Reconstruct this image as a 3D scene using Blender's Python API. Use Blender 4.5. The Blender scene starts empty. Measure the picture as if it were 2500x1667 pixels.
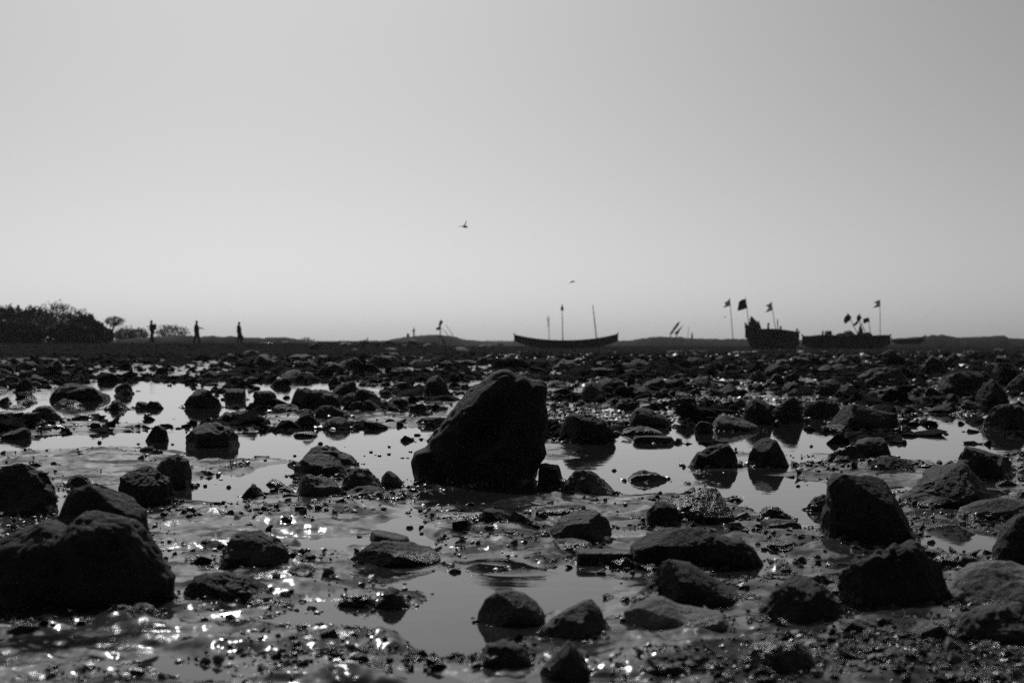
import bpy, math, random
import numpy as np
from mathutils import Vector
random.seed(7); RNG = np.random.default_rng(11)
S = bpy.context.scene
C = S.collection
F = 3472.2            # focal length in photograph pixels (50 mm on a 36 mm wide sensor)
CH = 0.8              # camera height
HY = 833.5            # horizon row in the photograph

# ------------------------------------------------------------------ camera, sky, sun, exposure
cam = bpy.data.cameras.new('camera'); camo = bpy.data.objects.new('camera', cam); C.objects.link(camo)
camo.location = (0, 0, CH); camo.rotation_euler = (math.radians(90), 0, 0)
cam.lens = 50; cam.sensor_width = 36; cam.clip_start = 0.05; cam.clip_end = 9000
cam.dof.use_dof = True; cam.dof.focus_distance = 8.0; cam.dof.aperture_fstop = 4.0
S.camera = camo

SUN_EL, SUN_AZ = math.radians(41), math.radians(11)      # azimuth measured to the left of the view direction
world = bpy.data.worlds.new('World'); S.world = world; world.use_nodes = True
nt = world.node_tree; nt.nodes.clear()
sky = nt.nodes.new('ShaderNodeTexSky'); sky.sky_type = 'NISHITA'; sky.sun_disc = False
sky.sun_elevation = SUN_EL; sky.sun_rotation = -SUN_AZ
sky.air_density = 0.6; sky.dust_density = 10.0; sky.ozone_density = 1.0; sky.altitude = 2000
bw = nt.nodes.new('ShaderNodeRGBToBW'); bg = nt.nodes.new('ShaderNodeBackground'); wo = nt.nodes.new('ShaderNodeOutputWorld')
nt.links.new(sky.outputs[0], bw.inputs[0]); nt.links.new(bw.outputs[0], bg.inputs[0]); nt.links.new(bg.outputs[0], wo.inputs[0])
bg.inputs[1].default_value = 0.0635
sl = bpy.data.lights.new('sun', 'SUN'); sl.energy = 2.2; sl.angle = math.radians(0.53); sl.color = (1, 1, 1)
so = bpy.data.objects.new('sun', sl); C.objects.link(so)
sd = Vector((-math.sin(SUN_AZ)*math.cos(SUN_EL), math.cos(SUN_AZ)*math.cos(SUN_EL), math.sin(SUN_EL)))
so.rotation_euler = (-sd).to_track_quat('-Z', 'Y').to_euler()
S.view_settings.view_transform = 'Standard'; S.view_settings.look = 'None'
S.view_settings.gamma = 1; S.view_settings.exposure = 0.0; S.view_settings.use_curve_mapping = False
S.render.engine = 'CYCLES'
S.cycles.use_denoising = False
S.cycles.max_bounces = 6; S.cycles.caustics_reflective = False; S.cycles.caustics_refractive = False; S.cycles.sample_clamp_indirect = 1.5; S.cycles.sample_clamp_direct = 5

# ------------------------------------------------------------------ numpy noise
_P = np.random.default_rng(3).permutation(256); _P = np.concatenate([_P, _P, _P]).astype(np.int64)
_G = np.random.default_rng(5).normal(size=(256, 3)); _G /= np.linalg.norm(_G, axis=1)[:, None]
def perlin(p):
    p = np.asarray(p, float); i = np.floor(p).astype(np.int64); f = p - i; i &= 255
    u = f*f*f*(f*(f*6-15)+10); r = 0
    for dx in (0, 1):
        wx = u[:, 0] if dx else 1-u[:, 0]
        for dy in (0, 1):
            wy = u[:, 1] if dy else 1-u[:, 1]
            for dz in (0, 1):
                wz = u[:, 2] if dz else 1-u[:, 2]
                h = _P[_P[_P[(i[:, 0]+dx) & 255] + ((i[:, 1]+dy) & 255)] + ((i[:, 2]+dz) & 255)]
                g = _G[h]
                r = r + wx*wy*wz*(g[:, 0]*(f[:, 0]-dx)+g[:, 1]*(f[:, 1]-dy)+g[:, 2]*(f[:, 2]-dz))
    return r*1.5
def fbm(p, oct=4, gain=.5, lac=2.03):
    r = 0; a = 1; q = np.asarray(p, float).copy()
    for k in range(oct):
        r = r + a*perlin(q + 17.3*k); a *= gain; q = q*lac
    return r
def sstep(a, b, x):
    t = np.clip((x-a)/(b-a), 0, 1); return t*t*(3-2*t)

# ------------------------------------------------------------------ helpers
def gp(px, py, z=0.0):
    d = F*(CH-z)/(py-HY); return ((px-1250)/F*d, d)
def at(px, py, d):
    return ((px-1250)/F*d, d, CH-(py-HY)*d/F)
def mesh_obj(name, v, f, mat, parent=None, smooth=True):
    me = bpy.data.meshes.new(name)
    v = np.asarray(v, np.float32)
    if isinstance(f, np.ndarray):
        n = f.shape[1]
        me.vertices.add(len(v)); me.vertices.foreach_set('co', v.ravel())
        me.loops.add(f.size); me.loops.foreach_set('vertex_index', f.astype(np.int32).ravel())
        me.polygons.add(len(f)); me.polygons.foreach_set('loop_start', np.arange(0, f.size, n, dtype=np.int32))
        me.update(calc_edges=True); me.validate()
    else:
        me.from_pydata([tuple(map(float, q)) for q in v], [], f); me.update()
    me.polygons.foreach_set('use_smooth', np.full(len(me.polygons), smooth))
    me.materials.append(mat)
    o = bpy.data.objects.new(name, me); C.objects.link(o)
    if parent is not None: o.parent = parent
    return o
def tag(o, label, cat, group=None, kind=None):
    if label: o['label'] = label
    if cat: o['category'] = cat
    if group: o['group'] = group
    if kind: o['kind'] = kind
    return o
def empty(name, loc, rz=0):
    o = bpy.data.objects.new(name, None); C.objects.link(o); o.location = loc; o.rotation_euler = (0, 0, rz); o.empty_display_size = .1
    return o
class MB:
    def __init__(s): s.v = []; s.f = []
    def tube(s, pts, rad, n=8, cap=True):
        pts = [Vector(p) for p in pts]; b = len(s.v)
        if not hasattr(rad, '__len__'): rad = [rad]*len(pts)
        for i, p in enumerate(pts):
            t = (pts[min(i+1, len(pts)-1)]-pts[max(i-1, 0)]).normalized()
            a = t.cross(Vector((0, 1, 0)) if abs(t.y) < .9 else Vector((1, 0, 0))).normalized(); c = t.cross(a)
            for k in range(n):
                an = 2*math.pi*k/n; s.v.append(p+(a*math.cos(an)+c*math.sin(an))*rad[i])
        for i in range(len(pts)-1):
            for k in range(n):
                s.f.append((b+i*n+k, b+i*n+(k+1) % n, b+(i+1)*n+(k+1) % n, b+(i+1)*n+k))
        if cap:
            s.f.append(tuple(b+k for k in range(n))[::-1]); e = b+(len(pts)-1)*n; s.f.append(tuple(e+k for k in range(n)))
        return s
    def grid(s, rows, close=False):
        b = len(s.v); n = len(rows[0])
        for r in rows: s.v += [Vector(q) for q in r]
        for i in range(len(rows)-1):
            for k in range(n-1 if not close else n):
                s.f.append((b+i*n+k, b+i*n+(k+1) % n, b+(i+1)*n+(k+1) % n, b+(i+1)*n+k))
        return s
    def plate(s, poly, off):        # polygon extruded by the vector off
        b = len(s.v); n = len(poly); off = Vector(off)
        s.v += [Vector(q)-off*.5 for q in poly]+[Vector(q)+off*.5 for q in poly]
        s.f.append(tuple(range(b, b+n))[::-1]); s.f.append(tuple(range(b+n, b+2*n)))
        for k in range(n): s.f.append((b+k, b+(k+1) % n, b+n+(k+1) % n, b+n+k))
        return s
    def box(s, c, d):
        x, y, z = c; a, b_, h = d[0]/2, d[1]/2, d[2]/2
        return s.plate([(x-a, y-b_, z), (x+a, y-b_, z), (x+a, y+b_, z), (x-a, y+b_, z)], (0, 0, 2*h))
    def build(s, name, mat, parent=None, smooth=True): return mesh_obj(name, [tuple(q) for q in s.v], s.f, mat, parent, smooth)

# ------------------------------------------------------------------ materials (all grey: the photograph is monochrome)
def mat_base(name):
    m = bpy.data.materials.new(name); m.use_nodes = True; t = m.node_tree
    return m, t, t.nodes['Principled BSDF'], t.nodes['Material Output']
def N(t, kind, **kw):
    n = t.nodes.new(kind)
    for k, v in kw.items(): setattr(n, k, v)
    return n
def noise(t, vec, scale, detail=4, rough=.55):
    n = N(t, 'ShaderNodeTexNoise'); n.inputs['Scale'].default_value = scale; n.inputs['Detail'].default_value = detail; n.inputs['Roughness'].default_value = rough
    t.links.new(vec, n.inputs['Vector']); return n.outputs[0]
def ramp(t, fac, a, b, va, vb):
    n = N(t, 'ShaderNodeMapRange'); n.interpolation_type = 'SMOOTHSTEP'
    n.inputs[1].default_value = a; n.inputs[2].default_value = b; n.inputs[3].default_value = va; n.inputs[4].default_value = vb
    t.links.new(fac, n.inputs[0]); return n.outputs[0]
def math_(t, op, a, b=None):
    n = N(t, 'ShaderNodeMath', operation=op)
    for i, q in enumerate((a, b)):
        if q is None: continue
        if isinstance(q, (int, float)): n.inputs[i].default_value = q
        else: t.links.new(q, n.inputs[i])
    return n.outputs[0]
def bump(t, h, strength, dist, prev=None):
    n = N(t, 'ShaderNodeBump'); n.inputs['Strength'].default_value = strength; n.inputs['Distance'].default_value = dist
    t.links.new(h, n.inputs['Height'])
    if prev is not None: t.links.new(prev, n.inputs['Normal'])
    return n.outputs[0]

def rock_mat(name, lo, hi, rough=.75, fuzz=.5, wet_top=.045, spec=.28):
    m, t, b, o = mat_base(name)
    tc = N(t, 'ShaderNodeTexCoord').outputs['Object']; geo = N(t, 'ShaderNodeNewGeometry').outputs['Position']
    sx = N(t, 'ShaderNodeSeparateXYZ'); t.links.new(geo, sx.inputs[0])
    n1 = noise(t, tc, 9, 6, .65); n2 = noise(t, tc, 55, 5, .6); n3 = noise(t, tc, 220, 3, .6)
    col = ramp(t, math_(t, 'ADD', math_(t, 'MULTIPLY', n1, .6), math_(t, 'MULTIPLY', n2, .4)), .36, .64, lo, hi)
    wet = ramp(t, math_(t, 'ADD', sx.outputs[2], math_(t, 'MULTIPLY', n1, -.06)), wet_top-.06, wet_top-.02, 1, 0)
    col = math_(t, 'MULTIPLY', col, ramp(t, wet, 0, 1, 1, .55))
    t.links.new(col, b.inputs['Base Color'])
    t.links.new(ramp(t, wet, 0, 1, rough, .22), b.inputs['Roughness'])
    b.inputs['Specular IOR Level'].default_value = spec
    nb = bump(t, n1, .9, .035); nb = bump(t, n2, fuzz*1.4, .012, nb); nb = bump(t, n3, fuzz, .002, nb)
    t.links.new(nb, b.inputs['Normal'])
    return m
ROCK = {
 'black': rock_mat('rock_black', .009, .045, .8, .8),
 'dark': rock_mat('rock_dark', .010, .040, .75, .6),
 'mid': rock_mat('rock_mid', .020, .070, .75, .6),
 'light': rock_mat('rock_light', .09, .20, .8, .5),
 'wet': rock_mat('rock_wet', .012, .040, .42, .4, .5),
}
def plain(name, col, rough=.7, spec=.3, nz=None, trans=0.0):
    m, t, b, o = mat_base(name)
    b.inputs['Base Color'].default_value = (col, col, col, 1); b.inputs['Roughness'].default_value = rough; b.inputs['Specular IOR Level'].default_value = spec
    tc = N(t, 'ShaderNodeTexCoord').outputs['Object']
    n1 = noise(t, tc, nz or 6, 4, .6)
    t.links.new(ramp(t, n1, .3, .7, col*.7, col*1.3), b.inputs['Base Color'])
    if trans:
        tr = N(t, 'ShaderNodeBsdfTranslucent'); tr.inputs[0].default_value = (col, col, col, 1); mx = N(t, 'ShaderNodeMixShader'); mx.inputs[0].default_value = trans
        t.links.new(b.outputs[0], mx.inputs[1]); t.links.new(tr.outputs[0], mx.inputs[2]); t.links.new(mx.outputs[0], o.inputs[0])
    return m
M = {
 'wood': plain('weathered_wood', .03, .7), 'tarred': plain('tarred_wood', .02, .6), 'rim': plain('dark_rim', .014, .6),
 'pole': plain('pole_wood', .05, .8), 'cloth_dark': plain('cloth_dark', .03, .9, .1), 'cloth_pale': plain('cloth_pale', .32, .9, .1, 3, .6),
 'bundle': plain('tarp_bundle', .03, .8), 'feather': plain('feather', .02, .8), 'leaf': plain('leaf', .06, .7, .2, 1.5, .12), 'bark': plain('bark', .05, .9),
 'leaf_pale': plain('leaf_pale', .12, .7, .2, 1.5, .3), 'leather': plain('bag_cloth', .03, .8), 'hair': plain('hair', .015, .6), 'paint_pale': plain('paint_pale', .5, .6),
}
# wet mud
def ground_mat():
    m, t, b, o = mat_base('wet_mud')
    geo = N(t, 'ShaderNodeNewGeometry').outputs['Position']
    sx = N(t, 'ShaderNodeSeparateXYZ'); t.links.new(geo, sx.inputs[0])
    n1 = noise(t, geo, 2.2, 6, .6); n2 = noise(t, geo, 34, 5, .6); n3 = noise(t, geo, 130, 3, .6)
    col = ramp(t, n1, .35, .65, .018, .05)
    t.links.new(col, b.inputs['Base Color'])
    far = ramp(t, sx.outputs[1], 28, 75, 0, 1)
    dry = ramp(t, math_(t, 'ADD', sx.outputs[2], math_(t, 'MULTIPLY', n1, .03)), .045, .085, 0, 1)
    r = math_(t, 'ADD', ramp(t, n2, .35, .65, .06, .15), math_(t, 'MULTIPLY', math_(t, 'MAXIMUM', far, dry), .45))
    t.links.new(r, b.inputs['Roughness'])
    t.links.new(ramp(t, math_(t, 'MAXIMUM', far, math_(t, 'MULTIPLY', dry, .7)), 0, 1, .5, .06), b.inputs['Specular IOR Level'])
    sp = ramp(t, noise(t, geo, 3.5, 4, .6), 0.48, .68, .08, 1)
    nb = bump(t, n1, .10, .03); nb = bump(t, math_(t, 'MULTIPLY', n2, sp), .20, .010, nb); nb = bump(t, math_(t, 'MULTIPLY', n3, sp), .55, .0028, nb)
    t.links.new(nb, b.inputs['Normal'])
    df = N(t, 'ShaderNodeBsdfDiffuse'); t.links.new(math_(t, 'MULTIPLY', col, .55), df.inputs[0]); mx = N(t, 'ShaderNodeMixShader')
    matt = math_(t, 'MULTIPLY', ramp(t, noise(t, geo, 4.2, 5, .62), .45, .60, 0, .72), ramp(t, sx.outputs[2], .000, .012, 0, 1))
    t.links.new(math_(t, 'MAXIMUM', matt, ramp(t, sx.outputs[1], 34, 80, 0, 1)), mx.inputs[0]); t.links.new(nb, df.inputs['Normal']); t.links.new(b.outputs[0], mx.inputs[1]); t.links.new(df.outputs[0], mx.inputs[2]); t.links.new(mx.outputs[0], o.inputs[0])
    return m
MUD = ground_mat()
def water_mat():
    m, t, b, o = mat_base('pool_water')
    geo = N(t, 'ShaderNodeNewGeometry').outputs['Position']
    n1 = noise(t, geo, 5, 2, .5); n2 = noise(t, geo, 38, 3, .5)
    patch = ramp(t, noise(t, geo, .8, 2, .5), .48, .66, 0.05, 1)
    b.inputs['Base Color'].default_value = (.018, .018, .018, 1); b.inputs['Roughness'].default_value = .03; b.inputs['IOR'].default_value = 1.333
    mp = N(t, 'ShaderNodeMapping'); mp.inputs['Scale'].default_value = (.35, 1, 1); t.links.new(geo, mp.inputs[0]); n2 = noise(t, mp.outputs[0], 46, 3, .5)
    nb = bump(t, n1, .10, .01); nb = bump(t, math_(t, 'MULTIPLY', n2, patch), .16, .0016, nb)
    t.links.new(nb, b.inputs['Normal'])
    return m
WATER = water_mat()
def pebble_mat():
    m, t, b, o = mat_base('wet_pebble')
    geo = N(t, 'ShaderNodeNewGeometry'); n1 = noise(t, geo.outputs['Position'], 60, 3, .6)
    t.links.new(ramp(t, math_(t, 'ADD', math_(t, 'MULTIPLY', geo.outputs['Random Per Island'], .8), math_(t, 'MULTIPLY', n1, .2)), .3, 1, .012, .06), b.inputs['Base Color'])
    b.inputs['Roughness'].default_value = .2; b.inputs['Specular IOR Level'].default_value = .5
    t.links.new(bump(t, noise(t, geo.outputs['Position'], 180, 3, .6), .5, .003), b.inputs['Normal'])
    return m
PEB = pebble_mat()
RUBN = rock_mat('near_rubble', .010, .045, .5, .8, .06)
RUB = rock_mat('far_rubble', .006, .022, .95, .4, -1, .02)
SHINGLE = plain('shingle', .10, .45, .4, 30)

# ------------------------------------------------------------------ the mud flat: pools and bars
BLOBS = [  # photograph px of the centre, radii, level (+ mud bar, - pool)
 (110,985,270,36,-1.9),(330,952,140,24,-1.9),(430,1000,200,36,-1.8),(250,1080,340,22,-1.8),(560,1088,120,28,-1.6),(655,935,50,48,-1.8),(560,1190,105,30,-1.2),
 (800,1080,220,36,-1.7),(680,1165,60,40,-1.0),(950,1125,80,60,-1.2),(1000,1290,52,50,-1.3),(800,1333,70,14,-1.0),(1150,1440,240,70,-1.4),(1130,1540,180,55,-1.2),
 (490,1645,130,26,-1.2),(60,1640,130,40,1.0),(230,1650,120,30,.7),(1400,1440,150,50,-1.3),(700,1510,190,18,-.9),(1400,1185,110,55,-1.2),(1600,1085,170,45,-1.0),(1570,1165,150,60,-.95),(1740,1060,140,32,-.95),
 (1950,1060,120,75,-1.2),(1850,1180,130,45,-1.2),(1940,1235,80,60,-1.2),(2330,1070,180,60,-1.3),(2330,1310,100,45,-1.3),(1800,1370,80,25,-.9),(2080,1490,40,18,-1.0),
 (1180,1210,150,24,-1.0),(150,1245,40,16,-1.0),(1480,1660,180,22,-.6),(2180,1640,220,12,-.4),(760,930,70,24,-.9),(900,925,40,22,-.8),(1000,1650,120,40,-.8),
 (190,1042,230,10,1.4),(210,1133,270,28,1.4),(560,1135,120,18,1.2),(500,1275,150,42,1.2),(760,1240,190,26,1.3),(700,1292,150,30,1.2),(720,1385,120,35,1.2),
 (330,1545,270,20,1.2),(850,1570,140,26,1.5),(470,1590,150,13,1.1),(850,1655,170,16,1.3),(1150,1285,110,42,1.9),(1320,1240,100,38,1.2),(1300,1340,60,28,1.0),
 (900,1022,180,22,1.1),(1600,955,360,48,1.3),(2120,1150,200,26,1.2),(1700,1265,170,34,1.3),(1880,1335,120,30,1.0),(2150,1600,420,60,1.5),(1620,1600,180,50,1.0),
 (950,1462,90,20,1.0),(640,1455,90,30,1.0),(60,1470,110,35,1.0),(1250,1600,60,36,.9),(2150,960,400,45,1.4),(1300,900,300,25,1.0),(640,1030,120,14,.8)]
def pool_field(px, py):
    f = np.full(px.shape, .12)
    for cx, cy, rx, ry, a in BLOBS:
        q = ((px-cx)/rx)**2+((py-cy)/ry)**2
        f += a*np.exp(-q**1.5*.9)
    return f
def ground_z(x, y, fine=True):
    x = np.asarray(x, float); y = np.asarray(y, float); d = np.hypot(x, y); z0 = np.zeros_like(x)
    ys = np.maximum(y, .5); px = 1250+F*x/ys; py = HY+F*CH/ys
    inv = (y > 2.0) & (np.abs(px-1250) < 1700)
    p = np.stack([x, y, z0+.5], 1)
    # wobble the authored layout so that shorelines are ragged
    w1 = fbm(p*1.3, 3); w2 = fbm(p*1.3+40, 3)
    fld = np.where(inv, pool_field(px+w1*60, py+w2*26*np.clip((py-HY)/300, .12, 1.2)), .1)
    big = fbm(p*.9+9, 3); mid = fbm(p*3.1+3, 3); lump = fbm(p*9.0+5, 3)
    z = .016*np.clip(fld, -1.6, 1.6) + .016*big + .016*mid*sstep(-1.3, .5, fld)
    z += sstep(-.3, .5, fld+.4*mid)*(.018*lump+.028*np.maximum(0, fbm(p*5.5+21, 2)-.05))
    z += sstep(-.2, .6, fld)*.020*np.maximum(-.3, 1-2.4*np.abs(fbm(p*np.array([1.5, 3.6, 1])+61, 3)))*(1-sstep(14, 22, y))*inv
    if fine: z += .0035*fbm(p*30, 2)*sstep(-.4, .5, fld)
    z = np.where(z > .012, .012+(z-.012)*.6, z)
    z = np.where(inv, z, .02*big+.01*lump)
    # farther out: broken wet flats, then dry rubble
    ff = sstep(18, 45, y)
    z += ff*(.05*fbm(p*.35+77, 4)+.015) + sstep(45, 80, y)*(.0+.04*fbm(p*.8+31, 3))*(1-sstep(100,140,y))
    right = sstep(1000, 1700, px)
    z += right*sstep(20, 34, y)*(1-sstep(60, 90, y))*.05
    left = 1-sstep(880, 1250, px)
    z += left*sstep(88, 106, y)*(.60+.05*fbm(p*.25+3, 2))
    z = np.where(d > 170, z*0+np.where(left > .5, .7, .1)*np.where(y > 0, 1, .2), z)
    return z
def build_ground():
    F_ = math.radians(23)
    az = np.concatenate([np.linspace(-math.pi, -F_*1.6, 60)[:-1], np.linspace(-F_*1.6, -F_, 60)[:-1], np.linspace(-F_, F_, 640), np.linspace(F_, F_*1.6, 60)[1:], np.linspace(F_*1.6, math.pi, 60)[1:]])
    pyo = np.arange(17, 1120, 2.8); dd = (F*CH/pyo)[::-1]
    dd = np.concatenate([[.25, .7, 1.2, 1.7, 2.1], dd[dd > 2.4], [175, 190, 220, 270, 350, 500, 800, 1300, 2000]])
    A, D = np.meshgrid(az, dd); x = (D*np.sin(A)).ravel(); y = (D*np.cos(A)).ravel()
    z = ground_z(x, y)
    n, m = A.shape; idx = np.arange(n*m).reshape(n, m)
    q = np.stack([idx[:-1, :-1], idx[:-1, 1:], idx[1:, 1:], idx[1:, :-1]], -1).reshape(-1, 4)
    o = mesh_obj('ground', np.stack([x, y, z], 1), q, MUD); tag(o, 'dark wet mud flat broken by bars and pools', None, None, 'structure')
build_ground()
wv = [(140*math.cos(a), 140*math.sin(a), 0) for a in np.linspace(0, 2*math.pi, 65)[:-1]]
tag(mesh_obj('water', wv, [tuple(range(64))], WATER, smooth=False), 'still shallow tidal pools mirroring the pale sky', None, None, 'structure')

# ------------------------------------------------------------------ rocks
def ico(sub):
    t = (1+5**.5)/2
    v = [(-1,t,0),(1,t,0),(-1,-t,0),(1,-t,0),(0,-1,t),(0,1,t),(0,-1,-t),(0,1,-t),(t,0,-1),(t,0,1),(-t,0,-1),(-t,0,1)]
    f = [(0,11,5),(0,5,1),(0,1,7),(0,7,10),(0,10,11),(1,5,9),(5,11,4),(11,10,2),(10,7,6),(7,1,8),(3,9,4),(3,4,2),(3,2,6),(3,6,8),(3,8,9),(4,9,5),(2,4,11),(6,2,10),(8,6,7),(9,8,1)]
    v = [np.array(q)/math.sqrt(1+t*t) for q in v]
    for _ in range(sub):
        c = {}; nf = []
        def mid(a, b):
            k = (min(a, b), max(a, b))
            if k not in c:
                q = v[a]+v[b]; v.append(q/np.linalg.norm(q)); c[k] = len(v)-1
            return c[k]
        for a, b, d in f:
            x, y, z = mid(a, b), mid(b, d), mid(d, a); nf += [(a,x,z),(b,y,x),(d,z,y),(x,y,z)]
        f = nf
    return np.array(v), np.array(f)
ICO = {k: ico(k) for k in (0, 1, 2, 3, 4, 5)}
PROF = {
 'dome': [(0,0),(.03,.35),(.15,.74),(.35,.96),(.55,1),(.78,.85),(.94,.5),(1,0)],
 'peak': [(0,0),(.08,.22),(.25,.52),(.42,.88),(.5,1),(.58,.94),(.72,.62),(.9,.32),(1,0)],
 'block': [(0,0),(.01,.6),(.06,.92),(.3,1),(.7,.97),(.94,.9),(.99,.5),(1,0)],
 'wedger': [(0,0),(.03,.5),(.12,.85),(.28,1),(.5,.86),(.75,.6),(.95,.3),(1,0)],
 'wedgel': [(0,0),(.05,.3),(.25,.6),(.5,.86),(.72,1),(.88,.85),(.97,.5),(1,0)],
 'low': [(0,0),(.06,.5),(.22,.86),(.5,1),(.75,.9),(.92,.55),(1,0)],
 'jag': [(0,0),(.05,.3),(.2,.55),(.3,.88),(.38,.8),(.5,1),(.6,.9),(.7,.95),(.8,.6),(.95,.4),(1,0)],
 'two': [(0,0),(.02,.45),(.15,.7),(.32,.62),(.42,.8),(.62,1),(.85,.95),(.96,.6),(1,0)],
}
def rock_shape(w, h, dep, prof, sub, seed, rough=1.0, cuts=6, shoulder=1.0, sink=.25, boxy=2.4, groove=None):
    d, f = ICO[sub]; rs = np.random.default_rng(seed)
    P = PROF[prof] if isinstance(prof, str) else prof
    poly = [((u-.5)*w, v*h) for u, v in P]; bt = -sink*h
    poly = poly+[(.47*w, bt*.6), (.3*w, bt), (-.3*w, bt), (-.47*w, bt*.6)]
    cx, cz = 0.0, h*.22
    th = np.linspace(-math.pi, math.pi, 721); r = np.zeros(721)
    for k in range(len(poly)):
        x1, z1 = poly[k][0]-cx, poly[k][1]-cz; x2, z2 = poly[(k+1) % len(poly)][0]-cx, poly[(k+1) % len(poly)][1]-cz
        dx, dz = x2-x1, z2-z1; c, s = np.cos(th), np.sin(th)
        den = c*dz-s*dx; den = np.where(abs(den) < 1e-9, 1e-9, den)
        t = (x1*dz-z1*dx)/den; uu = (x1*s-z1*c)/den
        r = np.where((t > 0) & (uu >= -1e-6) & (uu <= 1+1e-6), np.maximum(r, t), r)
    ker = np.hanning(9); ker /= ker.sum(); r = np.convolve(np.concatenate([r[-5:-1], r, r[1:5]]), ker, 'same')[4:-4]
    s = np.hypot(d[:, 0], d[:, 2]); c = d[:, 1]; the = np.arctan2(d[:, 2], d[:, 0])
    k = (s**boxy+abs(c)**boxy)**(-1/boxy)
    R = np.interp(the, th, r)
    x = cx+R*s*k*np.cos(the); z = cz+R*s*k*np.sin(the); y = c*k*dep/2
    p = np.stack([x, y, z], 1)
    if shoulder < 1:
        tz = shoulder+(1-shoulder)*sstep(-.85, .15, y/(dep/2)+.12*perlin(p/w*2.5+seed))
        p[:, 2] = np.where(p[:, 2] > 0, p[:, 2]*tz, p[:, 2])
    size = (w*h*dep)**(1/3)
    off = rs.uniform(0, 90, 3)
    q = p/size
    n1 = fbm(q*1.6+off, 3); n2 = fbm(q*4.5+off+9, 3, .55)
    rid = 1-np.abs(perlin(q*2.6+off+30))*2.2
    nrm = p-np.array([cx, 0, cz]); nrm[:, 1] *= w/dep; nrm /= np.maximum(np.linalg.norm(nrm, axis=1), 1e-6)[:, None]
    p = p+nrm*(size*rough*(.055*n1+.040*n2+.025*(rid-.3)))[:, None]
    if groove:
        for (u1, v1, u2, v2, wd, dp) in groove:      # gullies (and ribs, negative depth) across the near face
            ax, az, bx, bz = (u1-.5)*w, v1*h, (u2-.5)*w, v2*h; ex, ez = bx-ax, bz-az
            t_ = np.clip(((p[:, 0]-ax)*ex+(p[:, 2]-az)*ez)/(ex*ex+ez*ez), 0, 1)
            dl = np.hypot(p[:, 0]-ax-t_*ex, p[:, 2]-az-t_*ez)/size+.03*n2
            p = p-nrm*(size*dp*np.exp(-(dl/wd)**2)*sstep(.35, -.25, p[:, 1]/dep*2))[:, None]
    if sub >= 3:      # fractured blocks: cells step in and out, cracks run between them
        K = 26 if sub == 3 else 60
        sd_ = rs.uniform(-1, 1, (K, 3))*np.array([w*.55, dep*.55, h*.6])+np.array([0, 0, h*.4]); lv = rs.uniform(-1, 1, K)
        qq = p+size*.06*np.stack([fbm(q*5+off, 2), fbm(q*5+off+7, 2), fbm(q*5+off+13, 2)], 1)
        dist = np.sqrt(((qq[:, None, :]-sd_[None])**2).sum(-1)); o2 = np.argpartition(dist, 1, axis=1)[:, :2]
        da = np.take_along_axis(dist, o2, 1); sw = da[:, 0] > da[:, 1]; first = np.where(sw, o2[:, 1], o2[:, 0]); gap = np.abs(da[:, 0]-da[:, 1])/size
        edge = sstep(0, .10, gap)
        p = p+nrm*(size*min(1.2, rough)*(.034*lv[first]*edge-.018*(1-sstep(0, .05, gap))))[:, None]
    ctr = np.array([cx, 0, cz])
    for i in range(cuts):
        a = rs.normal(size=3); a[1] = -abs(a[1]) if rs.random() < .7 else a[1]; a[2] = abs(a[2])*.9; a /= np.linalg.norm(a)
        e = (p-ctr)@a; mx = e.max(); o_ = mx*rs.uniform(.68, .9)
        ov = np.maximum(0, e-o_); p = p-a[None, :]*(ov*.88)[:, None]
    if sub >= 4: p = p+nrm*(size*(.4+.6*rough)*(.014*fbm(q*9+off, 4, .6)-.012*np.maximum(0, perlin(q*6+off+50))))[:, None]
    # keep the width and height that were asked for
    p[:, 0] *= w/max(1e-6, np.ptp(p[p[:, 2] > 0, 0])); p[:, 0] -= (p[p[:, 2] > 0, 0].max()+p[p[:, 2] > 0, 0].min())/2
    p[:, 2] = np.where(p[:, 2] > 0, p[:, 2]*h/p[:, 2].max(), p[:, 2])
    return p, f
HERO = []; LAND = []
def rock(x0, x1, yt, yb, prof, mat, label, name='rock', dep=.75, sub=4, seed=None, zb=0.0, **kw):
    d0 = F*(CH-zb)/(yb-HY); w = (x1-x0)/F*d0; dm = d0
    for _ in range(3):
        D = max(.04, dep*w); dm = d0+D/2; w = (x1-x0)/F*dm
    h = max(.01, CH-(yt-HY)*(dm+.1*D)/F-zb)
    if mat == 'mid' and 'shoulder' not in kw: kw['shoulder'] = .74
    if mat == 'dark' and 'shoulder' not in kw: kw['shoulder'] = .8
    v, f = rock_shape(w, h, D, prof, sub, seed if seed is not None else int(x0*7+yb*13), **kw)
    cxp = (x0+x1)/2
    o = mesh_obj(name, v, f, ROCK[mat]); o.location = ((cxp-1250)/F*dm, dm, zb)
    tag(o, label, 'rock'); LAND.append((label, x0, x1, yt, yb)); HERO.append((x0, x1, yt, yb, o.location.x, dm, w/2, D/2))
    return o

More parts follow.
